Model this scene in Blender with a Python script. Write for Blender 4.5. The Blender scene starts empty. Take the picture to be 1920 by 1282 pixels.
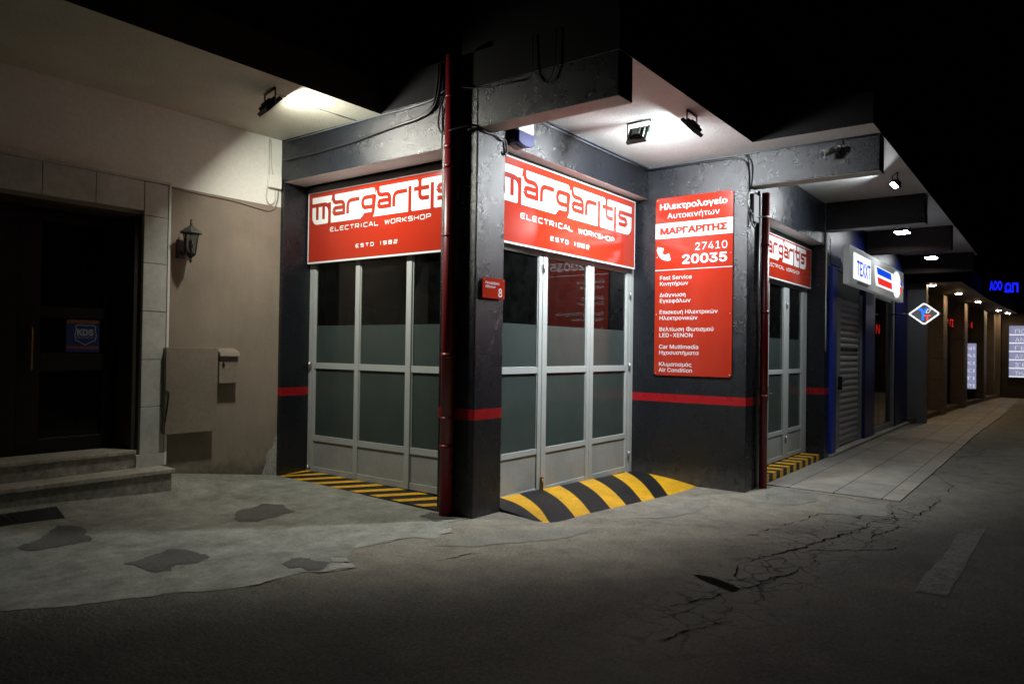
import bpy, bmesh, math, random
from mathutils import Vector, Matrix, noise
from mathutils.geometry import delaunay_2d_cdt
random.seed(7)
SC = bpy.context.scene
COL = SC.collection
R = math.radians

# ------------------------------------------------------------------ camera
cam_d = bpy.data.cameras.new('camera'); cam = bpy.data.objects.new('camera', cam_d); COL.objects.link(cam)
yaw, pitch, roll = R(37.02655), R(0.65468), R(0.84072)
fw = Vector((math.cos(yaw)*math.cos(pitch), math.sin(yaw)*math.cos(pitch), math.sin(pitch)))
r0 = Vector((math.sin(yaw), -math.cos(yaw), 0)); u0 = r0.cross(fw)
rr = r0*math.cos(roll) + u0*math.sin(roll); uu = -r0*math.sin(roll) + u0*math.cos(roll)
M = Matrix((rr, uu, -fw)).transposed().to_4x4(); M.translation = Vector((-5.1155, -4.2889, 1.55))
cam.matrix_world = M
cam_d.sensor_width = 36; cam_d.lens = 1361.377/1920*36
cam_d.clip_start = 0.05; cam_d.clip_end = 500
cam_d.dof.use_dof = True; cam_d.dof.focus_distance = 7.6; cam_d.dof.aperture_fstop = 2.0
SC.camera = cam

# ------------------------------------------------------------------ world (night) and exposure
W = bpy.data.worlds.new('World'); SC.world = W; W.use_nodes = True
bg = W.node_tree.nodes['Background']
sky = W.node_tree.nodes.new('ShaderNodeTexSky'); sky.sky_type = 'NISHITA'; sky.sun_disc = False
sky.sun_elevation = R(-4); sky.sun_rotation = R(200)
W.node_tree.links.new(sky.outputs[0], bg.inputs[0]); bg.inputs[1].default_value = 0.004
SC.view_settings.view_transform = 'Standard'; SC.view_settings.look = 'None'
SC.view_settings.exposure = 0.0; SC.view_settings.gamma = 1.0
SC.cycles.use_denoising = True
SC.cycles.max_bounces = 7; SC.cycles.diffuse_bounces = 3; SC.cycles.sample_clamp_indirect = 4.0
SC.cycles.blur_glossy = 0.3

LAMP = dict(left=680.0, face=260.0, wall=260.0, bay=640.0, far=90.0, warm=260.0)
BEAM = dict(left=14.0, face=100.0, wall=46.0, bay=42.0, spread=126)

# ------------------------------------------------------------------ materials
def _new(name):
    m = bpy.data.materials.new(name); m.use_nodes = True
    return m, m.node_tree, m.node_tree.nodes, m.node_tree.links, m.node_tree.nodes['Principled BSDF']
def _noise(nt, scale, detail=4, rough=.55, vec=None):
    n = nt.nodes.new('ShaderNodeTexNoise'); n.inputs['Scale'].default_value = scale
    n.inputs['Detail'].default_value = detail; n.inputs['Roughness'].default_value = rough
    if vec is not None: nt.links.new(vec, n.inputs['Vector'])
    return n
def _ramp(nt, fac, stops):
    r = nt.nodes.new('ShaderNodeValToRGB'); nt.links.new(fac, r.inputs[0])
    e = r.color_ramp.elements
    while len(e) < len(stops): e.new(0.5)
    for i, (p, c) in enumerate(stops):
        e[i].position = p; e[i].color = (c[0], c[1], c[2], 1) if hasattr(c, '__len__') else (c, c, c, 1)
    return r
def _mix(nt, fac, a, b, mode='MIX'):
    n = nt.nodes.new('ShaderNodeMix'); n.data_type = 'RGBA'; n.blend_type = mode
    for s, v in ((n.inputs['Factor'], fac), (n.inputs[6], a), (n.inputs[7], b)):
        if isinstance(v, bpy.types.NodeSocket): nt.links.new(v, s)
        elif hasattr(v, '__len__'): s.default_value = (v[0], v[1], v[2], 1)
        else: s.default_value = v
    return n.outputs[2]
def _math(nt, op, a, b=None, c=None):
    n = nt.nodes.new('ShaderNodeMath'); n.operation = op
    for i, v in enumerate((a, b, c)):
        if v is None: continue
        if isinstance(v, bpy.types.NodeSocket): nt.links.new(v, n.inputs[i])
        else: n.inputs[i].default_value = v
    return n.outputs[0]
def _coord(nt):
    return nt.nodes.new('ShaderNodeTexCoord').outputs['Object']
def _bump(nt, P, height, strength, dist, prev=None):
    b = nt.nodes.new('ShaderNodeBump'); b.inputs['Strength'].default_value = strength; b.inputs['Distance'].default_value = dist
    nt.links.new(height, b.inputs['Height'])
    if prev is not None: nt.links.new(prev, b.inputs['Normal'])
    nt.links.new(b.outputs[0], P.inputs['Normal']); return b.outputs[0]
def sc_(c, k): return (c[0]*k, c[1]*k, c[2]*k)

def mat(name, col, rough=.6, spec=.5, var=.15, vscale=3., fine=0, fscale=60., bump=0, bscale=80., bdist=.004, metal=0, rvar=0):
    m, nt, N, L, P = _new(name); co = _coord(nt)
    n = _noise(nt, vscale, 6, .6, co)
    c = _ramp(nt, n.outputs[0], [(.3, sc_(col, 1-var)), (.7, sc_(col, 1+var))]).outputs[0]
    if fine:
        f = _noise(nt, fscale, 3, .6, co)
        c = _mix(nt, 1.0, c, _ramp(nt, f.outputs[0], [(.35, 1-fine), (.65, 1+fine*.6)]).outputs[0], 'MULTIPLY')
    L.new(c, P.inputs['Base Color'])
    if rvar:
        L.new(_ramp(nt, n.outputs[0], [(.3, max(rough-rvar, .05)), (.7, rough+rvar)]).outputs[0], P.inputs['Roughness'])
    else: P.inputs['Roughness'].default_value = rough
    P.inputs['Specular IOR Level'].default_value = spec; P.inputs['Metallic'].default_value = metal
    if bump:
        b = _noise(nt, bscale, 2, .5, co); _bump(nt, P, b.outputs[0], bump, bdist)
    return m
def emit(name, col, strength):
    m, nt, N, L, P = _new(name); N.remove(P)
    e = N.new('ShaderNodeEmission'); e.inputs[0].default_value = (*col, 1); e.inputs[1].default_value = strength
    L.new(e.outputs[0], N['Material Output'].inputs[0]); return m

def paint(name, z0, z1, col=(.0075, .0092, .0125), bump=.85):
    """charcoal gloss wall paint rolled over rough render, with a red painted band between z0 and z1"""
    m, nt, N, L, P = _new(name); co = _coord(nt)
    sep = N.new('ShaderNodeSeparateXYZ'); L.new(co, sep.inputs[0]); z = sep.outputs[2]
    n = _noise(nt, 2.2, 5, .6, co)
    base = _ramp(nt, n.outputs[0], [(.3, sc_(col, .85)), (.7, sc_(col, 1.15))]).outputs[0]
    wob = _math(nt, 'MULTIPLY', _math(nt, 'SUBTRACT', _noise(nt, 9, 2, .5, co).outputs[0], .5), .006)
    zz = _math(nt, 'ADD', z, wob)
    f = _math(nt, 'MULTIPLY', _math(nt, 'GREATER_THAN', zz, z0), _math(nt, 'LESS_THAN', zz, z1))
    c = _mix(nt, f, base, (.27, .004, .008))
    nd = _noise(nt, 14, 6, .7, co)
    c = _mix(nt, _ramp(nt, _math(nt, 'SUBTRACT', _math(nt, 'MULTIPLY', nd.outputs[0], .55), _math(nt, 'ADD', z, .12)), [(.0, 0), (.28, .55)]).outputs[0], c, (.10, .097, .085))
    L.new(c, P.inputs['Base Color'])
    L.new(_ramp(nt, _noise(nt, 5, 4, .6, co).outputs[0], [(.3, .26), (.7, .30)]).outputs[0], P.inputs['Roughness'])
    P.inputs['Specular IOR Level'].default_value = .5
    b1 = _bump(nt, P, _noise(nt, 92, 3, .6, co).outputs[0], bump, .006)
    _bump(nt, P, _noise(nt, 7, 3, .5, co).outputs[0], .04, .006, b1)
    return m

def glass(name, ior=1.62, tint=(.62, .68, .66)):
    m, nt, N, L, P = _new(name); N.remove(P)
    t = N.new('ShaderNodeBsdfTransparent'); t.inputs[0].default_value = (*tint, 1)
    g = N.new('ShaderNodeBsdfGlossy'); g.inputs['Roughness'].default_value = .012
    co = _coord(nt)
    b = N.new('ShaderNodeBump'); b.inputs['Strength'].default_value = .012; b.inputs['Distance'].default_value = .01
    L.new(_noise(nt, 2.5, 1, .5, co).outputs[0], b.inputs['Height']); L.new(b.outputs[0], g.inputs['Normal'])
    f = N.new('ShaderNodeFresnel'); f.inputs[0].default_value = ior
    x = N.new('ShaderNodeMixShader'); L.new(f.outputs[0], x.inputs[0]); L.new(t.outputs[0], x.inputs[1]); L.new(g.outputs[0], x.inputs[2])
    # faint dust film
    d = N.new('ShaderNodeBsdfDiffuse'); d.inputs[0].default_value = (.30, .32, .31, 1)
    x2 = N.new('ShaderNodeMixShader')
    L.new(_ramp(nt, _noise(nt, 6, 6, .65, co).outputs[0], [(.35, .004), (.75, .016)]).outputs[0], x2.inputs[0])
    L.new(x.outputs[0], x2.inputs[1]); L.new(d.outputs[0], x2.inputs[2])
    L.new(x2.outputs[0], N['Material Output'].inputs[0]); return m

PAINT_L = paint('charcoal_paint_left', .98, 1.077)
PAINT_R = paint('charcoal_paint_right', .916, 1.02)
PAINT_P = paint('charcoal_paint_post', .90, 1.0)
PAINT = paint('charcoal_paint', -9, -8.9)
SOFFIT = mat('white_soffit_paint', (.62, .645, .635), .55, .4, .10, 1.5, .08, 40, .6, 45, .010)
SOFFIT_L = mat('cream_soffit_paint', (.56, .56, .46), .6, .35, .10, 1.5, .06, 40, .5, 45, .010)
CREAM = mat('cream_wall_paint', (.80, .81, .74), .7, .3, .05, 1.2, .05, 30, .25, 50, .005)
def grimy(name, col):
    m, nt, N, L, P = _new(name); co = _coord(nt)
    mp = N.new('ShaderNodeMapping'); mp.inputs['Scale'].default_value = (4.5, 4.5, .7); L.new(co, mp.inputs[0])
    n1 = _noise(nt, 1.2, 6, .65, co); n2 = _noise(nt, 1.6, 5, .65, mp.outputs[0]); n3 = _noise(nt, 9, 6, .7, co)
    c = _ramp(nt, n1.outputs[0], [(.3, sc_(col, .86)), (.7, sc_(col, 1.14))]).outputs[0]
    c = _mix(nt, 1.0, c, _ramp(nt, n2.outputs[0], [(.35, .95), (.62, 1.03)]).outputs[0], 'MULTIPLY')
    sep = N.new('ShaderNodeSeparateXYZ'); L.new(co, sep.inputs[0])
    g = _math(nt, 'SUBTRACT', _math(nt, 'MULTIPLY', n3.outputs[0], .75), sep.outputs[2])
    c = _mix(nt, _ramp(nt, g, [(.0, 0), (.30, .8)]).outputs[0], c, (.085, .078, .062))
    c = _mix(nt, _ramp(nt, n3.outputs[0], [(.66, 0), (.72, .5)]).outputs[0], c, sc_(col, .7))
    L.new(c, P.inputs['Base Color']); P.inputs['Roughness'].default_value = .65; P.inputs['Specular IOR Level'].default_value = .35
    b1 = _bump(nt, P, _noise(nt, 45, 2, .5, co).outputs[0], .35, .006); _bump(nt, P, n3.outputs[0], .15, .02, b1)
    return m
BEIGE = grimy('beige_wall_paint', (.25, .212, .165))
BEIGE2 = mat('beige_metal_paint', (.235, .20, .156), .5, .4, .12, 3, .08, 25, .12, 15, .01)
BARE = mat('bare_plaster', (.36, .36, .34), .85, .2, .25, 8, .3, 40, .6, 40, .008)
DARKSLAB = mat('dark_fascia', (.006, .006, .0065), .8, .12, .2, 2)
BROWNSLAB = mat('brown_fascia', (.045, .035, .028), .8, .3, .2, 2)
STONE = mat('marble_tile', (.54, .55, .51), .35, .5, .14, 2.5, .10, 14, .05, 30, .003)
GROUT = mat('grout', (.05, .048, .044), .9, .2)
TREAD = mat('step_marble', (.44, .42, .35), .5, .45, .25, 3, .25, 25, .1, 40, .003, rvar=.15)
RISER = mat('step_riser_stone', (.31, .305, .27), .6, .4, .35, 4, .3, 20, .2, 40, .004)
DOORDARK = mat('dark_door_paint', (.006, .004, .004), .5, .3, .3, 3)
DOORRED = mat('dark_red_door', (.012, .004, .004), .5, .3, .3, 3)
PANE_REFL = mat('tan_backing', (.055, .045, .030), .8, .2, .15, 2)
ALU = mat('white_door_aluminium', (.335, .36, .35), .42, .5, .06, 4, .04, 80, .06, 120, .002)
KICK = mat('painted_kick_sheet', (.27, .285, .275), .5, .45, .12, 3, .05, 30, .12, 6, .01)
FROST = mat('frosted_film', (.040, .054, .050), .20, .5, .12, 2.5)
GLASS = glass('window_glass')
SIGNRED = mat('sign_red_vinyl', (.30, .021, .0085), .14, .5, .05, 2.0)
SIGNWHITE = mat('sign_white_vinyl', (.62, .635, .635), .18, .5, .02)
SIGNRED2 = mat('logo_red_vinyl', (.27, .020, .010), .14, .5, .05, 2.0)
GREYSTRIP = mat('shutter_grey', (.16, .15, .14), .5, .5, .1, 5)
BLACK = mat('black_plastic', (.008, .008, .009), .45, .5, .1)
CABLE = mat('black_cable', (.010, .010, .011), .4, .5, .1)
CABLEGREY = mat('grey_painted_cable', (.07, .08, .09), .4, .5, .15)
CABLEBEIGE = mat('beige_cable', (.26, .22, .17), .6, .4, .15)
CABLEWHITE = mat('white_cable', (.5, .5, .46), .6, .4, .1)
PIPERED = mat('red_pipe_paint', (.15, .005, .008), .38, .5, .15, 3, .05, 30, .35, 70, .003)
HOUSING = mat('flood_housing_black', (.010, .010, .010), .5, .5, .1)
HOUSINGG = mat('flood_housing_grey', (.045, .055, .045), .45, .5, .1, metal=.3)
def hazard(name, col, under):
    m, nt, N, L, P = _new(name); co = _coord(nt)
    n1 = _noise(nt, 4, 6, .7, co); n2 = _noise(nt, 26, 5, .75, co); n3 = _noise(nt, 1.4, 4, .6, co)
    c = _ramp(nt, n1.outputs[0], [(.3, sc_(col, .72)), (.65, sc_(col, 1.08))]).outputs[0]
    c = _mix(nt, 1.0, c, _ramp(nt, n2.outputs[0], [(.3, .75), (.6, 1.05)]).outputs[0], 'MULTIPLY')
    chip = _ramp(nt, _math(nt, 'MULTIPLY_ADD', n3.outputs[0], .35, n2.outputs[0]), [(.80, 0), (.83, 1)]).outputs[0]
    c = _mix(nt, chip, c, under)
    L.new(c, P.inputs['Base Color']); P.inputs['Roughness'].default_value = .46; P.inputs['Specular IOR Level'].default_value = .4
    b1 = _bump(nt, P, n2.outputs[0], .35, .006); _bump(nt, P, chip, -.4, .003, b1)
    return m
YELLOW = hazard('hazard_yellow', (.78, .42, .014), (.06, .055, .045))
BLACKP = hazard('hazard_black', (.011, .011, .011), (.055, .052, .046))
ROOMDARK = mat('room_dark_paint', (.035, .036, .038), .7, .3, .1)
ROOMLIGHT = mat('room_light_paint', (.30, .29, .27), .8, .3, .1)
ROOMRED = mat('room_red_paint', (.35, .01, .01), .6, .4, .1)
FLOORIN = mat('room_floor', (.06, .06, .058), .5, .5, .2)
BRASS = mat('brass', (.30, .19, .07), .4, .5, .2, metal=.8)
STEEL = mat('steel', (.35, .35, .34), .35, .5, .1, metal=.8)
LAMPMETAL = mat('lantern_metal', (.10, .095, .08), .45, .5, .3, 20, metal=.4)
LAMPDARK = mat('lantern_dark_metal', (.018, .017, .016), .45, .5, .3, 20)
BLUEP = mat('blue_shop_paint', (.012, .035, .30), .4, .5, .12)
NAVYP = mat('navy_shop_paint', (.006, .014, .11), .4, .5, .12)
SHUT = mat('roller_shutter_grey', (.40, .39, .38), .45, .5, .1, 4)
SHUTF = mat('shutter_frame_grey', (.30, .31, .30), .5, .5, .1)
LIGHTBOX = mat('lightbox_silver', (.60, .63, .61), .4, .5, .06)
_p = LIGHTBOX.node_tree.nodes['Principled BSDF']; _p.inputs['Emission Color'].default_value = (.8, .85, .84, 1); _p.inputs['Emission Strength'].default_value = .10   # case glow painted in, standing in for light from the panels
SILVER = mat('silver_plastic', (.42, .42, .41), .4, .5, .1)
TAUPE = mat('taupe_stone', (.13, .10, .072), .6, .4, .15, 3, .1, 20)
FARGREY = mat('grey_column_paint', (.17, .17, .175), .6, .4, .1)
FARDARK = mat('far_window_frame', (.012, .010, .009), .4, .5, .1)
MATDARK = mat('drain_iron', (.012, .012, .012), .6, .5, .2)
SIREN_B = mat('siren_blue', (.004, .012, .16), .45, .2, .05)
SIREN_W = mat('siren_white', (.75, .77, .78), .35, .5, .03)
STICKER = mat('sticker_blue', (.010, .022, .11), .5, .4, .1)
STICKRED = mat('sticker_red', (.12, .016, .010), .5, .4, .1)
STICKTXT = mat('sticker_text', (.30, .33, .33), .5, .4, .1)
STICKPINK = mat('sticker_orange_text', (.26, .12, .08), .5, .4, .1)
GREEN = mat('green_plastic', (.02, .10, .05), .4, .5, .1)

def asphalt():
    m, nt, N, L, P = _new('old_asphalt'); co = _coord(nt)
    n1 = _noise(nt, .55, 6, .65, co); n2 = _noise(nt, 3.5, 6, .7, co); n3 = _noise(nt, 48, 4, .75, co)
    c = _ramp(nt, n1.outputs[0], [(.30, (.026, .0245, .020)), (.70, (.072, .068, .056))]).outputs[0]
    c = _mix(nt, 1.0, c, _ramp(nt, n2.outputs[0], [(.3, .72), (.7, 1.2)]).outputs[0], 'MULTIPLY')
    c = _mix(nt, 1.0, c, _ramp(nt, n3.outputs[0], [(.33, .45), (.5, .95), (.66, 1.75)]).outputs[0], 'MULTIPLY')
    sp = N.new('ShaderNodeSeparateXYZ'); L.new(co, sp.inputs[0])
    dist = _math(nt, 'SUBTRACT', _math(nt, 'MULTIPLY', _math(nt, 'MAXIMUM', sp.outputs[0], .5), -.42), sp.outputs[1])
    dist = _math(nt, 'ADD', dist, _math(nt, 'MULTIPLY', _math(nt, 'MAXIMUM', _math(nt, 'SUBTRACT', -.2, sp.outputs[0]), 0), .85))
    dust_light = _ramp(nt, _math(nt, 'MULTIPLY', _math(nt, 'ADD', dist, _math(nt, 'MULTIPLY', n1.outputs[0], 1.3)), .25), [(.30, 1), (.86, 0)])  # pale dust near the shopfront, also painting in the floodlights' fall-off over the road
    dust_light.color_ramp.interpolation = 'EASE'
    dm = _math(nt, 'MULTIPLY', dust_light.outputs[0], _ramp(nt, n2.outputs[0], [(.25, .45), (.6, 1.0)]).outputs[0])
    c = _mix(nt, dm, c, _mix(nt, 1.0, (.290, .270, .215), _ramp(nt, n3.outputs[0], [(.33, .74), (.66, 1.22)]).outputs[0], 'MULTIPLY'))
    # alligator cracking inside the worn wheel track
    sep = N.new('ShaderNodeSeparateXYZ'); L.new(co, sep.inputs[0])
    dw = _noise(nt, 3, 4, .6, co)
    vm = N.new('ShaderNodeVectorMath'); vm.operation = 'MULTIPLY_ADD'
    L.new(dw.outputs['Color'], vm.inputs[0]); vm.inputs[1].default_value = (.35, .35, 0); L.new(co, vm.inputs[2])
    v = N.new('ShaderNodeTexVoronoi'); v.feature = 'DISTANCE_TO_EDGE'; v.inputs['Scale'].default_value = 4.3
    L.new(vm.outputs[0], v.inputs['Vector'])
    line = _ramp(nt, v.outputs['Distance'], [(.012, 1), (.042, 0)]).outputs[0]
    dy = _math(nt, 'ABSOLUTE', _math(nt, 'ADD', _math(nt, 'MULTIPLY_ADD', sep.outputs[0], .05, 2.68), sep.outputs[1]))
    band = _ramp(nt, _math(nt, 'ADD', dy, _math(nt, 'MULTIPLY', n2.outputs[0], .25)), [(.30, 1), (.62, 0)]).outputs[0]
    ends = _math(nt, 'MULTIPLY', _ramp(nt, _math(nt, 'MULTIPLY', _math(nt, 'ADD', sep.outputs[0], 2.2), .2), [(.05, 0), (.25, 1)]).outputs[0],
                 _ramp(nt, _math(nt, 'MULTIPLY', _math(nt, 'ADD', sep.outputs[0], 0), .2), [(.7, 1), (.98, 0)]).outputs[0])
    k = _math(nt, 'MULTIPLY', _math(nt, 'MULTIPLY', line, band), ends)
    k = _math(nt, 'MULTIPLY', k, _ramp(nt, _noise(nt, 2.2, 3, .6, co).outputs[0], [(.30, .1), (.44, 1.0)]).outputs[0])
    c = _mix(nt, _math(nt, 'MULTIPLY', band, .30), c, (.13, .126, .11))
    c = _mix(nt, k, c, (.005, .0045, .004))
    L.new(c, P.inputs['Base Color']); P.inputs['Roughness'].default_value = .82; P.inputs['Specular IOR Level'].default_value = .35
    b1 = _bump(nt, P, n3.outputs[0], .9, .012)
    _bump(nt, P, _noise(nt, 11, 6, .7, co).outputs[0], .6, .04, b1)
    return m
def concrete(name, col, stain=(.10, .085, .055)):
    m, nt, N, L, P = _new(name); co = _coord(nt)
    mp = N.new('ShaderNodeMapping'); mp.inputs['Rotation'].default_value = (0, 0, R(-52)); mp.inputs['Scale'].default_value = (1, 2.6, 1); L.new(co, mp.inputs[0])
    n1 = _noise(nt, 1.1, 7, .68, mp.outputs[0]); n2 = _noise(nt, 5, 6, .7, co); n3 = _noise(nt, 50, 4, .7, co)
    c = _ramp(nt, n1.outputs[0], [(.30, sc_(col, .68)), (.5, col), (.72, sc_(col, 1.22))]).outputs[0]
    c = _mix(nt, 1.0, c, _ramp(nt, n2.outputs[0], [(.3, .62), (.7, 1.25)]).outputs[0], 'MULTIPLY')
    s = _noise(nt, 1.7, 5, .7, co)
    c = _mix(nt, _ramp(nt, s.outputs[0], [(.56, 0), (.72, .75)]).outputs[0], c, stain)
    c = _mix(nt, 1.0, c, _ramp(nt, n3.outputs[0], [(.3, .70), (.7, 1.2)]).outputs[0], 'MULTIPLY')
    L.new(c, P.inputs['Base Color']); P.inputs['Roughness'].default_value = .7; P.inputs['Specular IOR Level'].default_value = .4
    b1 = _bump(nt, P, n3.outputs[0], .3, .003); _bump(nt, P, n2.outputs[0], .3, .012, b1)
    return m
def tiles():
    m, nt, N, L, P = _new('pavement_tiles'); co = _coord(nt)
    b = N.new('ShaderNodeTexBrick'); L.new(co, b.inputs['Vector']); b.offset = .5
    b.inputs['Scale'].default_value = 1; b.inputs['Brick Width'].default_value = 1.05; b.inputs['Row Height'].default_value = .53
    b.inputs['Mortar Size'].default_value = .008; b.inputs['Mortar Smooth'].default_value = .3; b.inputs['Bias'].default_value = 0
    b.inputs['Color1'].default_value = (.27, .262, .225, 1); b.inputs['Color2'].default_value = (.34, .305, .25, 1); b.inputs['Mortar'].default_value = (.025, .022, .02, 1)
    n = _noise(nt, 2.3, 7, .7, co); n3 = _noise(nt, 70, 3, .6, co)
    c = _mix(nt, 1.0, b.outputs[0], _ramp(nt, n.outputs[0], [(.3, .68), (.7, 1.2)]).outputs[0], 'MULTIPLY')
    c = _mix(nt, 1.0, c, _ramp(nt, n3.outputs[0], [(.3, .85), (.7, 1.1)]).outputs[0], 'MULTIPLY')
    L.new(c, P.inputs['Base Color']); P.inputs['Roughness'].default_value = .6; P.inputs['Specular IOR Level'].default_value = .4
    b1 = _bump(nt, P, n3.outputs[0], .3, .003); _bump(nt, P, n.outputs[0], .2, .01, b1)
    return m
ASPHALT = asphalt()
CONC = concrete('pale_concrete', (.265, .272, .235), (.12, .10, .065))
CONC2 = mat('worn_concrete_edge', (.34, .33, .30), .85, .3, .3, 6, .3, 50, .5, 40, .006)
PATCH = mat('patch_asphalt', (.10, .098, .09), .8, .35, .25, 4, .3, 90, .5, 90, .005)
CRACK = mat('crack_dark', (.011, .010, .009), 1, 0)
TILE = tiles()
MARK = mat('faded_road_paint', (.088, .085, .074), .8, .3, .45, 7, .6, 40, .4, 90, .005)

# ------------------------------------------------------------------ mesh helpers
class MB:
    def __init__(s): s.v = []; s.f = []; s.m = []; s.sm = []
    def face(s, pts, m=0, smooth=False):
        i = len(s.v); s.v += [tuple(p) for p in pts]; s.f.append(tuple(range(i, i+len(pts)))); s.m.append(m); s.sm.append(smooth); return s
    def box(s, x0, x1, y0, y1, z0, z1, m=0, bottom=None, top=None, skip=''):
        i = len(s.v)
        s.v += [(x0,y0,z0),(x1,y0,z0),(x1,y1,z0),(x0,y1,z0),(x0,y0,z1),(x1,y0,z1),(x1,y1,z1),(x0,y1,z1)]
        for key, q in (('b',(0,3,2,1)),('t',(4,5,6,7)),('s',(0,1,5,4)),('e',(1,2,6,5)),('n',(2,3,7,6)),('w',(3,0,4,7))):
            if key in skip: continue
            s.f.append(tuple(i+k for k in q)); s.sm.append(False)
            s.m.append(bottom if key == 'b' and bottom is not None else top if key == 't' and top is not None else m)
        return s
    def prism(s, poly, z0, z1, m=0, bottom=None):
        n = len(poly); i = len(s.v)
        s.v += [(x, y, z0) for x, y in poly] + [(x, y, z1) for x, y in poly]
        s.f.append(tuple(i+k for k in reversed(range(n)))); s.m.append(m if bottom is None else bottom); s.sm.append(False)
        s.f.append(tuple(i+n+k for k in range(n))); s.m.append(m); s.sm.append(False)
        for k in range(n):
            j = (k+1) % n; s.f.append((i+k, i+j, i+n+j, i+n+k)); s.m.append(m); s.sm.append(False)
        return s
    def plate(s, poly, y0, y1, m=0):
        """polygon in local x,z turned into a plate between y0 (front) and y1 (back)"""
        n = len(poly); i = len(s.v)
        s.v += [(x, y0, z) for x, z in poly] + [(x, y1, z) for x, z in poly]
        s.f.append(tuple(i+k for k in range(n))); s.m.append(m); s.sm.append(False)
        s.f.append(tuple(i+n+k for k in reversed(range(n)))); s.m.append(m); s.sm.append(False)
        for k in range(n):
            j = (k+1) % n; s.f.append((i+j, i+k, i+n+k, i+n+j)); s.m.append(m); s.sm.append(False)
        return s
    def tube(s, path, r, n=10, m=0, cap=True):
        P = [Vector(p) for p in path]; rings = []
        prev = None
        for k, p in enumerate(P):
            t = (P[min(k+1, len(P)-1)] - P[max(k-1, 0)]).normalized()
            if prev is None:
                a = t.cross(Vector((0, 0, 1)))
                if a.length < .05: a = t.cross(Vector((1, 0, 0)))
            else: a = prev - t*prev.dot(t)
            a.normalize(); prev = a; b = t.cross(a)
            rad = r[k] if hasattr(r, '__len__') else r
            i = len(s.v); s.v += [tuple(p + (a*math.cos(q)+b*math.sin(q))*rad) for q in [2*math.pi*j/n for j in range(n)]]; rings.append(i)
        for k in range(len(rings)-1):
            for j in range(n):
                s.f.append((rings[k]+j, rings[k]+(j+1) % n, rings[k+1]+(j+1) % n, rings[k+1]+j)); s.m.append(m); s.sm.append(True)
        if cap:
            s.f.append(tuple(rings[0]+j for j in reversed(range(n)))); s.m.append(m); s.sm.append(False)
            s.f.append(tuple(rings[-1]+j for j in range(n))); s.m.append(m); s.sm.append(False)
        return s
    def lathe(s, prof, n=8, c=(0, 0, 0), m=0, smooth=False):
        rings = []
        for rad, z in prof:
            i = len(s.v); s.v += [(c[0]+rad*math.cos(2*math.pi*j/n), c[1]+rad*math.sin(2*math.pi*j/n), c[2]+z) for j in range(n)]; rings.append(i)
        for k in range(len(rings)-1):
            for j in range(n):
                s.f.append((rings[k]+j, rings[k]+(j+1) % n, rings[k+1]+(j+1) % n, rings[k+1]+j)); s.m.append(m); s.sm.append(smooth)
        s.f.append(tuple(rings[0]+j for j in reversed(range(n)))); s.m.append(m); s.sm.append(False)
        s.f.append(tuple(rings[-1]+j for j in range(n))); s.m.append(m); s.sm.append(False)
        return s
    def xf(s, M):
        s.v = [tuple(M @ Vector(v)) for v in s.v]; return s
    def build(s, name, mats, parent=None, loc=(0, 0, 0), rotz=0, bevel=0, seg=2):
        me = bpy.data.meshes.new(name); me.from_pydata(s.v, [], s.f)
        if not isinstance(mats, (list, tuple)): mats = [mats]
        for q in mats: me.materials.append(q)
        me.polygons.foreach_set('material_index', s.m); me.polygons.foreach_set('use_smooth', s.sm)
        me.update()
        o = bpy.data.objects.new(name, me); COL.objects.link(o)
        o.location = loc; o.rotation_euler = (0, 0, rotz)
        if parent is not None: o.parent = parent
        if bevel:
            bm = bmesh.new(); bm.from_mesh(me); bmesh.ops.remove_doubles(bm, verts=bm.verts, dist=1e-5); bm.to_mesh(me); bm.free()
            b = o.modifiers.new('bevel', 'BEVEL'); b.width = bevel; b.segments = seg; b.limit_method = 'ANGLE'; b.angle_limit = R(50)
        return o
def tag(o, label, cat, group=None, kind=None):
    o['label'] = label; o['category'] = cat
    if group: o['group'] = group
    if kind: o['kind'] = kind
    return o
def thing(name, label, cat, loc=(0, 0, 0), rotz=0, group=None):
    o = bpy.data.objects.new(name, None); COL.objects.link(o); o.location = loc; o.rotation_euler = (0, 0, rotz)
    o.empty_display_size = .1
    return tag(o, label, cat, group)
def struct(o): o['kind'] = 'structure'; return o
FACE_W = R(-90)     # local frame of a face that looks towards -X: local x runs towards -Y, local y goes into the wall

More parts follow.
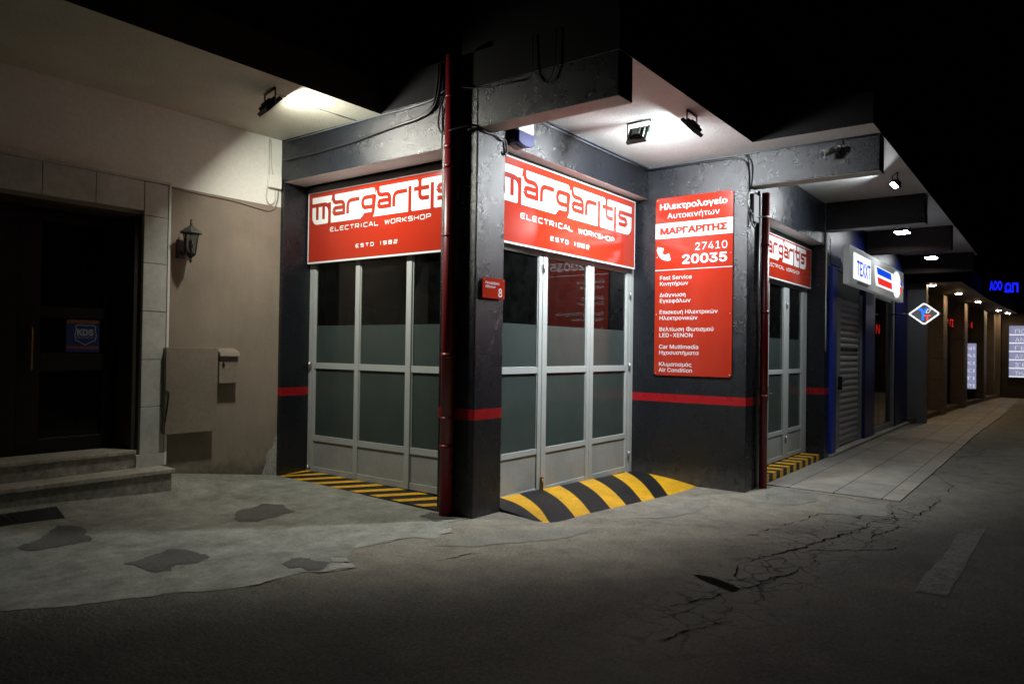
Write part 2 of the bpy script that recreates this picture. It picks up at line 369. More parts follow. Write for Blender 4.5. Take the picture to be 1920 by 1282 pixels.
def fillet(pts, r, n=5):
    out = [pts[0]]
    for i in range(1, len(pts)-1):
        p0, p, p1 = Vector(pts[i-1]), Vector(pts[i]), Vector(pts[i+1])
        d0, d1 = (p0-p), (p1-p); k = min(r, d0.length*.5, d1.length*.5)
        a, b = p+d0.normalized()*k, p+d1.normalized()*k
        for j in range(n+1):
            t = j/n; out.append(tuple(a*(1-t)**2 + p*2*t*(1-t) + b*t*t))
    out.append(pts[-1]); return out
def fill_union(mb, polys, y, m=0):
    """fill overlapping closed outlines in local x,z by the non-zero rule, as one flat sheet at depth y"""
    V, E = [], []
    for P in polys:
        b = len(V); n = len(P); V += [Vector((p[0], p[1])) for p in P]; E += [(b+k, b+(k+1) % n) for k in range(n)]
    vs, es, fs = delaunay_2d_cdt(V, E, [], 0, 1e-6)[:3]
    base = len(mb.v); mb.v += [(p.x, y, p.y) for p in vs]
    for f in fs:
        cx = sum(vs[i].x for i in f)/len(f); cz = sum(vs[i].y for i in f)/len(f); wn = 0
        for P in polys:
            n = len(P)
            for k in range(n):
                x1, z1 = P[k][0], P[k][1]; x2, z2 = P[(k+1) % n][0], P[(k+1) % n][1]
                if (z1 > cz) != (z2 > cz):
                    if cx < (x2-x1)*(cz-z1)/(z2-z1)+x1: wn += 1 if z2 > z1 else -1
        if wn:
            a, b2, c = vs[f[0]], vs[f[1]], vs[f[2]]
            q = f if (b2-a).cross(c-a) > 0 else f[::-1]
            mb.f.append(tuple(base+i for i in q)); mb.m.append(m); mb.sm.append(False)
def ribbon_polys(pts, w, wz=None):
    wz = wz or w; P = [Vector(p) for p in pts]; Lf, Rt = [], []
    for k, p in enumerate(P):
        ds = []
        if k > 0: ds.append((p-P[k-1]).normalized())
        if k < len(P)-1: ds.append((P[k+1]-p).normalized())
        ns = [Vector((-d.y, d.x)) for d in ds]
        n = sum(ns, Vector((0, 0))); n.normalize()
        n = n/max(.45, n.dot(ns[0])); o = Vector((n.x*w/2, n.y*wz/2)); Lf.append(p+o); Rt.append(p-o)
    out = []
    for k in range(len(P)-1):
        q = [Rt[k], Rt[k+1], Lf[k+1], Lf[k]]
        ar = sum(q[i].x*q[(i+1) % 4].y-q[(i+1) % 4].x*q[i].y for i in range(4))
        if abs(ar) > 1e-9: out.append(q if ar > 0 else q[::-1])
    return out
def ribbon(mb, pts, w, y, m=0, wz=None):
    """flat stroke along a polyline in local x,z at depth y; w = width of upright strokes, wz = thickness of level strokes"""
    fill_union(mb, ribbon_polys(pts, w, wz), y, m)
def rrect(x0, x1, z0, z1, r, n=5):
    out = []
    for cx, cz, a in ((x1-r, z0+r, -90), (x1-r, z1-r, 0), (x0+r, z1-r, 90), (x0+r, z0+r, 180)):
        for k in range(n+1):
            t = R(a+90*k/n); out.append((cx+r*math.cos(t), cz+r*math.sin(t)))
    return out

import os
SANS = None                                     # Blender's own bundled interface font, if this build ships it
try:
    _fp = os.path.join(bpy.utils.system_resource('DATAFILES', path='fonts'), 'Inter.woff2')
    if os.path.exists(_fp): SANS = bpy.data.fonts.load(_fp)
except Exception: SANS = None
def text_mb(mb, s, size, x, z, y=0, align='LEFT', bold=0, sx=1, m=0, width=None):
    cu = bpy.data.curves.new('t', 'FONT'); cu.body = s; cu.size = 1
    if SANS: cu.font = SANS
    ob = bpy.data.objects.new('t', cu); COL.objects.link(ob)
    dg = bpy.context.evaluated_depsgraph_get(); dg.update()
    oc = ob.evaluated_get(dg); cv = oc.to_curve(dg)
    outs = []
    for sp in cv.splines:
        B = sp.bezier_points; n = len(B); P = []
        for k in range(n):
            a, b = B[k], B[(k+1) % n]
            p0, p1, p2, p3 = (Vector((q.x, q.y)) for q in (a.co, a.handle_right, b.handle_left, b.co))
            line = a.handle_right_type == 'VECTOR' and b.handle_left_type == 'VECTOR'
            for t in ([0] if line else [0, .25, .5, .75]):
                P.append(p0*(1-t)**3 + p1*3*t*(1-t)**2 + p2*3*t*t*(1-t) + p3*t**3)
        Q = [p for i, p in enumerate(P) if (p-P[i-1]).length > 1e-5]
        if len(Q) > 2: outs.append(Q)
    oc.to_curve_clear(); bpy.data.objects.remove(ob); bpy.data.curves.remove(cu)
    if bold:                                     # embolden: push every outline outwards along its normals
        # fonts wind either way; the outline with the largest extent tells which
        area = lambda P: sum(P[i-1].x*P[i].y-P[i].x*P[i-1].y for i in range(len(P)))
        sg = 1 if area(max(outs, key=lambda P: abs(area(P)))) > 0 else -1
        new = []
        for P in outs:
            N_ = []
            for i, p in enumerate(P):
                d0 = (p-P[i-1]).normalized(); d1 = (P[(i+1) % len(P)]-p).normalized()
                nn = Vector((d0.y+d1.y, -d0.x-d1.x))*sg
                if nn.length < 1e-4: nn = Vector((d0.y, -d0.x))*sg
                nn.normalize(); c = max(.5, abs(nn.dot(Vector((d0.y, -d0.x)))))
                N_.append(p+nn*bold/c)
            new.append(N_)
        outs = new
    xs = [p.x for P in outs for p in P]
    if SANS: size *= 1.27
    kx = width/(max(xs)-min(xs)) if width else size*sx
    off = min(xs) if width else 0
    fill_union(mb, [[(x+(p.x-off)*kx, z+p.y*size) for p in P] for P in outs], y, m)

# technical stroke letters, unit box 0..1
GL = {'E': [[(1,1),(.12,1),(0,.8),(0,.2),(.12,0),(1,0)], [(0,.52),(.85,.52)]], 'L': [[(0,1),(0,0),(1,0)]],
 'C': [[(1,1),(.15,1),(0,.8),(0,.2),(.15,0),(1,0)]], 'T': [[(0,1),(1,1)], [(.5,1),(.5,0)]],
 'R': [[(0,0),(0,1),(.85,1),(1,.85),(1,.6),(.85,.42),(0,.42)], [(.5,.42),(1,0)]], 'I': [[(.5,0),(.5,1)]],
 'A': [[(0,0),(.42,1),(.58,1),(1,0)], [(.2,.3),(.8,.3)]], 'W': [[(0,1),(.22,0),(.5,.85),(.78,0),(1,1)]],
 'O': [[(.12,0),(.88,0),(1,.15),(1,.85),(.88,1),(.12,1),(0,.85),(0,.15),(.12,0)]],
 'K': [[(0,0),(0,1)], [(1,1),(.1,.5),(1,0)]], 'S': [[(1,1),(.12,1),(0,.88),(0,.62),(.12,.52),(.88,.52),(1,.4),(1,.12),(.88,0),(0,0)]],
 'H': [[(0,0),(0,1)], [(1,0),(1,1)], [(0,.5),(1,.5)]], 'P': [[(0,0),(0,1),(.85,1),(1,.85),(1,.55),(.85,.4),(0,.4)]],
 'D': [[(0,0),(0,1),(.8,1),(1,.8),(1,.2),(.8,0),(0,0)]], '1': [[(.3,1),(.55,1),(.55,0)]],
 '9': [[(1,.5),(0,.5),(0,1),(1,1),(1,.15),(.88,0),(0,0)]], '8': [[(0,.5),(0,1),(1,1),(1,.5)],[(0,.5),(0,0),(1,0),(1,.5)],[(.05,.5),(.95,.5)]],
 '2': [[(0,1),(1,1),(1,.52),(.12,.52),(0,.4),(0,0),(1,0)]]}
def strokes(mb, s, x0, x1, z0, z1, y, w, gap=.45, space=.9, m=0):
    adv = [(.45 if c in 'I1' else 1.15 if c == 'W' else 1) if c != ' ' else space for c in s]
    tot = sum(adv) + gap*(len(s)-1); k = (x1-x0)/tot; x = x0
    for c, a in zip(s, adv):
        if c != ' ':
            fill_union(mb, [q for st in GL[c] for q in ribbon_polys([(x+p[0]*a*k, z0+w/2+p[1]*(z1-z0-w)) for p in st], w)], y, m)
        x += (a+gap)*k

# ------------------------------------------------------------------ ground
def ss(a, b, x):
    t = min(1, max(0, (x-a)/(b-a))); return t*t*(3-2*t)
def H(x, y):
    z = -.12*ss(.2, 3.5, x)
    if x < .6:
        z += .06*ss(0, 2.9, y)*ss(.6, .2, x) + .2*ss(-.2, -1.4, x)*ss(2.45, 3.0, y) + .06*ss(-1.4, -2.9, x)*ss(1.5, 2.65, y)
    return z
def jag(pts, amp, it=3, closed=False):
    P = [Vector(p) for p in pts]
    for _ in range(it):
        Q = []
        n = len(P) if closed else len(P)-1
        for i in range(n):
            a, b = P[i], P[(i+1) % len(P)]; d = b-a; Q.append(a)
            if d.length > .04: Q.append((a+b)/2 + Vector((-d.y, d.x))*random.uniform(-amp, amp))
        if not closed: Q.append(P[-1])
        P = Q
    return [tuple(p) for p in P]
def inside(p, poly):
    c = False; n = len(poly)
    for i in range(n):
        (x1, y1), (x2, y2) = poly[i], poly[(i+1) % n]
        if (y1 > p[1]) != (y2 > p[1]) and p[0] < (x2-x1)*(p[1]-y1)/(y2-y1)+x1: c = not c
    return c
def sheet(mb, poly, lift, step=.25, m=0):
    xs = [p[0] for p in poly]; ys = [p[1] for p in poly]
    V = [Vector(p) for p in poly]; n = len(V)
    x = min(xs)
    while x < max(xs):
        y = min(ys)
        while y < max(ys):
            if inside((x, y), poly): V.append(Vector((x, y)))
            y += step
        x += step
    vs, es, fs = delaunay_2d_cdt(V, [(i, (i+1) % n) for i in range(n)], [], 0, 1e-5)[:3]
    b = len(mb.v); mb.v += [(p.x, p.y, H(p.x, p.y)+lift) for p in vs]
    for f in fs:
        cx = sum(vs[i].x for i in f)/len(f); cy = sum(vs[i].y for i in f)/len(f)
        if inside((cx, cy), poly):
            a, c2, d = (vs[i] for i in f[:3])
            if (c2-a).cross(d-a) < 0: f = f[::-1]
            mb.f.append(tuple(b+i for i in f)); mb.m.append(m); mb.sm.append(True)
def crackline(mb, pts, w, lift=.004, m=1, amp=.10):
    P = [Vector(p) for p in jag(pts, amp, 3)]; n = len(P)
    if n < 2: return
    Lf, Rt = [], []
    for k, p in enumerate(P):
        t = (P[min(k+1, n-1)]-P[max(k-1, 0)]).normalized(); o = Vector((-t.y, t.x))
        e = min(1, min(k, n-1-k)/(n*.22)+.15)
        ww = w*e*random.uniform(.25, 1.6)
        Lf.append(p+o*ww/2); Rt.append(p-o*ww/2)
    for k in range(n-1):
        mb.face([(a.x, a.y, H(a.x, a.y)+lift) for a in (Rt[k], Rt[k+1], Lf[k+1], Lf[k])], m)

road = MB()
gx = [-60, -30, -15] + [-9+.25*i for i in range(65)] + [7.5+.75*i for i in range(40)] + [40, 60, 100]
gy = [-60, -30, -15, -9] + [-7+.25*i for i in range(44)] + [4.5, 8, 20, 60]
nx, ny = len(gx), len(gy)
road.v = [(x, y, H(x, y)-.07*ss(.9, 1.9, y)*ss(.3, -.2, x)) for y in gy for x in gx]
for j in range(ny-1):
    for i in range(nx-1):
        a = j*nx+i; road.f.append((a, a+1, a+nx+1, a+nx)); road.m.append(0); road.sm.append(True)
CRACKS = [([(.26,-2.43),(.49,-2.46),(.72,-2.55),(.97,-2.61),(1.2,-2.64),(1.48,-2.69),(1.87,-2.72),(2.19,-2.75),(2.39,-2.8),(2.7,-2.79),(2.9,-2.81)], .034),
 ([(.84,-2.63),(1.05,-2.73),(1.16,-2.88),(1.31,-2.99),(1.44,-3.1),(1.61,-3.21),(1.92,-3.25)], .024),
 ([(.26,-2.43),(.12,-2.42),(.08,-2.44),(-.17,-2.53),(-.2,-2.59),(-.09,-2.68),(.11,-2.76),(.29,-2.8),(.51,-2.84)], .020),
 ([(1.18,-2.12),(1.3,-2.21)], .02), ([(1.39,-2.16),(1.62,-2.17),(1.75,-2.26)], .024), ([(1.84,-2.19),(2.17,-2.23),(2.66,-2.26),(2.9,-2.28),(3.08,-2.52)], .020),
 ([(1.22,-2.67),(1.26,-2.52),(1.32,-2.33),(1.42,-2.19)], .010), ([(1.68,-2.66),(1.71,-2.47),(1.74,-2.28)], .010), ([(1.95,-2.7),(1.66,-3.),(1.71,-3.05)], .012),
 ([(2.19,-2.75),(1.95,-2.64)], .01), ([(2.93,-2.71),(3.06,-2.86),(3.3,-2.94),(3.8,-2.82)], .020), ([(3.78,-2.88),(3.58,-3.03),(3.59,-3.13),(3.97,-3.18),(4.58,-3.2),(4.95,-3.16)], .024),
 ([(1.44,-2.98),(1.86,-3.02),(2.24,-2.99),(2.54,-3.04),(2.96,-3.09)], .022), ([(2.13,-3.03),(1.96,-3.25)], .012), ([(.38,-2.5),(.2,-2.62),(.05,-2.72)], .014),
 ([(.48,-2.65),(.42,-2.82)], .01), ([(.83,-2.74),(.51,-2.85)], .012), ([(-.39,-2.61),(-.21,-2.68),(0,-2.72),(.11,-2.76)], .022),
 ([(-.42,-2.6),(-.66,-2.55),(-.84,-2.46),(-1.,-2.37)], .018), ([(-.39,-2.64),(-.42,-2.79),(-.34,-2.86)], .012), ([(-.22,-2.67),(-.32,-2.78),(-.34,-2.86)], .012),
 ([(-1.25,-2.41),(-1.12,-2.47),(-.91,-2.52)], .012), ([(-1.53,-2.55),(-1.35,-2.61),(-1.14,-2.7),(-.94,-2.79)], .018), ([(-.88,-2.61),(-.9,-2.68),(-.71,-2.7)], .01),
 ([(-1.19,-.64),(-1.08,-.68),(-.85,-.72),(-.82,-.79)], .016), ([(4.2,-1.45),(4.0,-1.75),(4.1,-2.2),(3.95,-2.75)], .018), ([(3.2,-1.6),(3.6,-1.55),(3.9,-1.7)], .014),
 ([(4.6,-3.0),(6.2,-3.05),(8.5,-3.0),(11,-3.1)], .02), ([(2.3,-4.3),(2.9,-4.1),(3.6,-4.15)], .012)]
for pts, w in CRACKS: crackline(road, pts, w*.52, amp=.14)
rc = random.Random(5)
for _ in range(0):                                        # fine side cracks branching from the long ones
    pts, w = rc.choice(CRACKS[:12]+CRACKS[17:24]); i = rc.randrange(len(pts)); p = pts[i]
    a = rc.uniform(0, 6.28); L_ = rc.uniform(.12, .42)
    q = [p]
    for k in range(3):
        a += rc.uniform(-.6, .6); q.append((q[-1][0]+math.cos(a)*L_/3*1.6, q[-1][1]+math.sin(a)*L_/3*.8))
    crackline(road, q, rc.uniform(.005, .010), lift=.0036, amp=.16)
flap = jag([(-.28,-2.25),(-.25,-2.29),(-.25,-2.40),(-.29,-2.49),(-.33,-2.57),(-.37,-2.62),(-.45,-2.60),(-.42,-2.5),(-.36,-2.38)], .06, 2, True)
sheet(road, flap, .004, .2, 1)
for poly in ([(1.0,-1.0),(1.6,-1.05),(2.6,-1.0),(2.9,-1.15),(2.2,-1.3),(1.3,-1.25)], [(3.0,-1.5),(4.2,-1.45),(4.15,-2.0),(3.7,-2.1),(3.2,-1.95)],
             [(3.0,-2.35),(3.9,-2.2),(4.15,-2.75),(3.3,-2.85)], [(-.9,-.35),(-.2,-.45),(.4,-1.05),(-.1,-1.0),(-.7,-.62)]):
    sheet(road, jag(poly, .13, 4, True), .0035, .3, 2)
SEAL = mat('smooth_repair_mortar', (.205, .20, .17), .75, .35, .22, 3, .25, 50, .4, 60, .005)
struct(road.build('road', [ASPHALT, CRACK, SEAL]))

# pale concrete forecourt with asphalt showing through the worn places
edge = [(-9,1.7),(-5.5,1.15),(-4.2,.78),(-3.53,.57),(-3.22,.35),(-3.06,.28),(-2.91,.2),(-2.78,.16),(-2.61,.01),(-2.35,-.13),(-2.14,-.13),(-1.96,-.14),(-1.89,-.23),(-1.78,-.3),(-1.7,-.32),
        (-1.53,-.07),(-1.38,.03),(-.97,-.01),(-.8,-.07),(-.71,-.22),(-.48,-.15),(-.35,.02),(-.15,.06),(-.02,.02)]
conc = MB()
poly = jag(edge, .11, 5) + [(-.012,.45),(-.012,1.2),(-.012,2.0),(-.012,2.97),(-1.4,2.97),(-9,2.97)]
sheet(conc, poly, .004, .18, 0)
for pts in ([(-2.66,.94),(-2.45,.98),(-2.3,1.04),(-2.21,.93),(-2.17,.73),(-2.2,.64),(-2.33,.58),(-2.45,.65),(-2.52,.56),(-2.59,.58),(-2.62,.72)],
            [(-3.03,1.79),(-2.81,1.94),(-2.63,2.14),(-2.53,2.07),(-2.54,1.84),(-2.58,1.63),(-2.67,1.65),(-2.82,1.62),(-2.94,1.64)],
            [(-1.95,.12),(-1.82,.19),(-1.76,.16),(-1.75,0),(-1.71,-.12),(-1.87,-.2),(-1.93,-.14),(-1.91,-.03),(-1.96,-.01)],
            [(-1.41,1.56),(-1.25,1.73),(-.98,1.8),(-.86,1.66),(-.93,1.35),(-1.14,1.3),(-1.39,1.25),(-1.48,1.36)],
            [(-.26,.42),(-.08,.46),(-.06,.27),(-.1,.11),(-.3,.16)]):
    sheet(conc, jag(pts, .17, 5, True), .0075, .2, 1)
for pts in ([(-1.93,-.20),(-1.74,-.29),(-1.66,-.33),(-1.62,-.24),(-1.70,-.17),(-1.82,-.21)], [(-1.68,-.10),(-1.60,-.20),(-1.54,-.10),(-1.62,-.02)], [(-.62,-.15),(-.48,-.20),(-.40,-.08),(-.55,-.08)],
            [(-2.42,-.11),(-2.25,-.13),(-2.1,-.13),(-2.2,-.09)], [(-1.16,.0),(-.98,-.0),(-.86,-.04),(-1.0,.05)]):
    sheet(conc, jag(pts, .16, 4, True), .0085, .2, 2)
struct(conc.build('concrete_forecourt', [CONC, PATCH, CONC2]))

pave = MB()
sheet(pave, [(4.26,-1.30),(4.24,-2.1),(4.22,-2.84),(8,-2.86),(13,-2.86),(20,-3.0),(31,-3.0),(31,-.5),(15,-1.0),(15,-1.19),(7.2,-1.29)], .014, .6, 0)
for a, b in (((4.22,-2.84),(8,-2.86)),((8,-2.86),(13,-2.86)),((13,-2.86),(20,-3.0)),((4.26,-1.30),(4.22,-2.84))):
    pave.face([(a[0],a[1],H(*a)+.014),(b[0],b[1],H(*b)+.014),(b[0],b[1],H(*b)-.02),(a[0],a[1],H(*a)-.02)])
struct(pave.build('pavement', TILE))
mark = MB()
sheet(mark, jag([(.33,-3.53),(.36,-3.72),(1.1,-3.73),(2.04,-3.72),(3.3,-3.73),(3.2,-3.56),(2.4,-3.54),(1.44,-3.55),(.9,-3.53)], .02, 2, True), .004, .3)
struct(mark.build('road_marking', MARK))

# ------------------------------------------------------------------ workshop building
ws = thing('workshop_building', 'charcoal corner workshop with red stripe, white framed doors and deep concrete canopy', 'building')
MB().box(0, .425, 0, .444, -.25, 3.974).build('pillar', PAINT_P, ws, bevel=.012)
MB().box(0, .6, 2.93, 3.2, -.1, 3.464, 0).box(0, .6, 2.93, 3.2, 3.466, 3.974, 0).build('pillar', PAINT_L, ws, bevel=.008)
MB().box(3.56, 4.25, -1.283, .6, -.35, 3.974).build('wall', PAINT_R, ws, bevel=.01)
MB().box(7.13, 7.42, -1.30, .6, -.35, 3.974).build('pillar', PAINT_R, ws, bevel=.01)
MB().box(0, .30, .444, 2.93, 3.464, 3.974, 0, 1).build('beam', [PAINT, SOFFIT], ws, bevel=.008)
MB().box(.425, 3.56, .043, .24, 3.558, 3.974, 0, 1).build('beam', [PAINT, SOFFIT], ws, bevel=.008)
MB().box(4.25, 7.13, -1.283, -1.06, 3.31, 3.974, 0, 1).build('beam', [PAINT, SOFFIT], ws, bevel=.008)
MB().box(-.001, .236, -1.464, 0, 3.60, 3.974, 0, 1).build('beam', [PAINT, SOFFIT], ws, bevel=.01)
MB().box(3.562, 3.80, -2.72, -1.283, 3.565, 3.974, 0, 1).build('beam', [PAINT, SOFFIT], ws, bevel=.01)
MB().box(7.13, 7.38, -2.69, -1.30, 3.53, 3.974, 0, 1).build('beam', [PAINT, SOFFIT], ws, bevel=.01)
slab = MB().prism([(0,-1.466),(3.156,-1.466),(3.156,-2.725),(7.40,-2.725),(7.40,3.2),(0,3.2)], 3.974, 4.31, 0, 1)
slab.build('roof_slab', [DARKSLAB, SOFFIT], ws)
MB().box(.6, 7.4, .3, 3.2, 4.31, 7.6).build('upper_wall', DARKSLAB, ws)
MB().box(.10, 3.156, -1.40, .3, 4.311, 5.2, 0, skip='n').build('balcony_parapet', DARKSLAB, ws)
# strips above the signs (roller shutter boxes)
MB().box(.34, .56, .446, 2.929, 3.385, 3.43).box(.36, .56, .446, 2.929, 3.43, 3.464).build('shutter_box', GREYSTRIP, ws)
MB().box(.427, 3.559, .19, .40, 3.525, 3.557).build('shutter_box', GREYSTRIP, ws)
MB().box(4.252, 7.129, -1.05, -.8, 3.245, 3.309).build('shutter_box', GREYSTRIP, ws)
# room behind the doors
room = MB()
rx0, rx1, ry0, ry1 = .62, 7.0, .42, 6.0
room.box(.62, 7.1, 5.0, 5.1, 0, 1.7, 0).box(.62, 7.1, 5.0, 5.1, 1.78, 3.9, 1).box(.62, 7.1, 4.99, 5.1, 1.7, 1.78, 2)
room.box(7.0, 7.1, -.3, 5.0, 0, 1.7, 0).box(7.0, 7.1, -.3, 5.0, 1.78, 3.9, 1).box(6.99, 7.1, -.3, 5.0, 1.7, 1.78, 2)
room.box(.60, .64, 3.2, 5.0, 0, 3.9, 1)
room.box(.6, 7.1, .3, 5.1, 3.9, 3.95, 1).box(.43, 7.1, .30, 5.1, -.06, .0, 3).box(4.25, 7.1, -.98, .30, -.10, -.04, 3)
room.box(2.7, 3.2, 4.3, 4.98, 0, 2.2, 0).box(1.2, 2.2, 4.4, 4.98, 0, 1.0, 2)
room.build('room_interior', [ROOMDARK, ROOMLIGHT, ROOMRED, FLOORIN], ws)

def folding_door(loc, rotz, zones, rows, film, xL, xR, zT, zB, joints, hinges, flip=False, name='folding_door'):
    """white door in its own frame: local x along the facade, y into the room, z up.
    zones = glass x ranges, rows = (bottom rail, kick, lower rail, pane, mid rail, upper pane) z limits"""
    zb, zk0, zk1, zp0, zp1, zu0, zu1 = rows
    f = MB(); edges = [xL] + [e for z in zones for e in z] + [xR]
    for k in range(0, len(edges), 2):
        a, b = edges[k], edges[k+1]
        cuts = [a] + [j for j in joints if a < j < b] + [b]
        for i in range(len(cuts)-1):
            l = cuts[i] + (.004 if i else 0); r = cuts[i+1] - (.004 if i < len(cuts)-2 else 0)
            f.box(l, r, 0, .05, zB if k in (0, len(edges)-2) else zb, zT)
    for a, b in zones:
        f.box(a, b, .004, .046, zb, zk0); f.box(a, b, .004, .046, zk1, zp0); f.box(a, b, .004, .046, zp1, zu0); f.box(a, b, .004, .046, zu1, zT)
        for z0, z1 in ((zp0, zp1), (zu0, zu1)):            # glazing beads
            f.box(a, a+.012, .012, .04, z0, z1).box(b-.012, b, .012, .04, z0, z1)
    d = f.build(name, ALU, ws, loc, rotz, bevel=.003, seg=1)
    for a, b in zones:
        MB().box(a, b, .018, .034, zk0, zk1).build('kick_panel', KICK, d)
        MB().box(a+.012, b-.012, .024, .028, zp0, zp1).build('frosted_pane', FROST, d)
        MB().face([(a+.012, .026, film), (b-.012, .026, film), (b-.012, .026, zu1), (a+.012, .026, zu1)]).build('glass_pane', GLASS, d)
        MB().box(a+.012, b-.012, .024, .028, zu0, film-.001).build('frosted_film', FROST, d)
    for hx, hz in hinges:
        h = MB().tube([(hx, -.012, hz-.05), (hx, -.012, hz+.05)], .011, 8).box(hx-.03, hx+.03, -.006, 0, hz-.04, hz+.04)
        h.build('hinge', STEEL, d)
    return d
# left door, looks towards -X; local x = 2.93 - y
dl = folding_door((.395, 2.93, 0), FACE_W, [(.10,.82),(.892,1.635),(1.722,2.38)], (.06,.13,.437,.505,1.299,1.369,2.56), 1.81, 0, 2.485, 2.62, .035, [.05, 1.715], [(.03,.09),(.03,1.33)])
dr = folding_door((0, .238, 0), 0, [(.62,1.363),(1.532,2.38),(2.535,3.374)], (-.015,.055,.425,.486,1.302,1.376,2.577), 1.83, .427, 3.556, 2.655, -.04, [1.435, 2.457, 3.455], [(1.435,2.45),(3.455,2.3),(3.455,1.36),(3.455,.2)])
MB().box(1.425, 1.47, -.02, 0, .02, .17).tube([(1.445,-.026,.0),(1.445,-.026,.15)], .008, 8).build('bolt', BRASS, dr)
d3 = folding_door((0, -1.03, 0), 0, [(4.40,4.95),(5.20,5.88),(6.14,6.84)], (0,.06,.37,.43,1.26,1.325,2.56), 1.78, 4.252, 7.10, 2.63, -.03, [5.09, 6.0], [(6.0,2.28),(6.0,.28)])
MB().box(5.10, 5.14, -.03, 0, .93, 1.1).tube([(5.12,-.045,1.0),(5.2,-.045,1.0)], .009, 8).build('handle', STEEL, d3)
MB().box(4.62, 4.80, .016, .020, .5, .85).build('notice_paper', SIGNWHITE, d3)
# painted thresholds
th = MB()
def thz(x, y): return .022+.0135*(y-.446)+.05*x
th.face([(.0,.446,thz(0,.446)),(.40,.446,thz(.4,.446)),(.40,2.93,thz(.4,2.93)),(.0,2.93,thz(0,2.93))], 0)
th.face([(.0,.446,-.1),(.0,.446,thz(0,.446)),(.0,2.93,thz(0,2.93)),(.0,2.93,-.1)][::-1], 0)
for k in range(9):
    y = .62+.318*k; w = .135
    P = [(.004, y, ), (.004, y+w), (.39, y+w-.33), (.39, y-.33)]
    P = [(x, min(2.92, max(.45, yy))) for x, yy in P]
    if abs(P[2][1]-P[3][1]) < .01:                    # clipped by the pillar
        t = (y-.45)/.33; P = [P[0], P[1], (min(.39, .386*(y+w-.45)/.33), .45), (.386*t, .45)]
    th.face([(x, yy, thz(x, yy)+.003) for x, yy in P][::-1], 1)
th.build('threshold', [BLACKP, YELLOW], ws)

# ------------------------------------------------------------------ striped ramp in front of the right door
ramp = MB()
top = [.44, .718, 1.048, 1.468, 1.818, 2.232, 2.576, 3.032, 3.43, 3.83, 4.25]
bot = [.25, .252, .29, .69, .97, 1.36, 1.69, 2.05, 2.36, 2.70, 3.9]
cols = [0, 1, 0, 1, 0, 1, 0, 1, 0, 1]
NT = 18
def rz(x, t, y):
    zt = .058-.03*(x-.7); g = H(x, y)-.004
    k = 1-t**2.1
    hip = ss(.24, .62, x) if y < 0 else 1
    return g + (zt-g)*k*hip
rowp = []
for j in range(NT+1):
    t = j/NT; y = .236+(-.69-.236)*t
    row = []
    for a, b in zip(top, bot):
        x = a+(b-a)*t + .04*math.sin(t*math.pi)
        lo = .43 if y > -.0 else .25
        x = max(lo if y > 0 else .25+.18*max(0, 1+y/.25)*(1 if y > -.25 else 0), min(3.559, x))
        row.append((x, y))
    rowp.append(row)
for j in range(NT):
    for i in range(len(top)-1):
        a, b = rowp[j][i], rowp[j][i+1]; c, d = rowp[j+1][i+1], rowp[j+1][i]
        if abs(a[0]-b[0]) + abs(c[0]-d[0]) < .004: continue
        n = max(1, int(max(abs(b[0]-a[0]), abs(c[0]-d[0]))/.12))
        for q in range(n):
            s0, s1 = q/n, (q+1)/n
            l = lambda p, r, s: (p[0]+(r[0]-p[0])*s, p[1])
            P = [l(d, c, s0), l(d, c, s1), l(a, b, s1), l(a, b, s0)]
            T = [(j+1)/NT, (j+1)/NT, j/NT, j/NT]
            ramp.face([(p[0], p[1], rz(p[0], t, p[1])) for p, t in zip(P, T)], cols[i], True)
ro = ramp.build('hazard_ramp', [BLACKP, YELLOW])
bm = bmesh.new(); bm.from_mesh(ro.data); bmesh.ops.remove_doubles(bm, verts=bm.verts, dist=5e-4); bm.to_mesh(ro.data); bm.free()
tag(ro, 'humped concrete ramp with broad slanting yellow and black stripes in front of the door', 'ramp')

led = MB()
led.box(4.254, 7.128, -1.283, -1.032, -.3, -.012)
k = 0; x = 4.30
while x < 7.0:
    w = .15
    led.face([(x,-1.286,-.30),(x+w,-1.286,-.30),(x+w,-1.286,-.009),(x,-1.286,-.009)], 1)
    led.face([(x,-1.286,-.009),(x+w,-1.286,-.009),(x+w-.03,-1.032,-.009),(x-.03,-1.032,-.009)], 1)
    x += .305
tag(led.build('striped_ledge', [BLACKP, YELLOW]), 'low ledge with narrow yellow and black stripes under the farther doors', 'ledge')

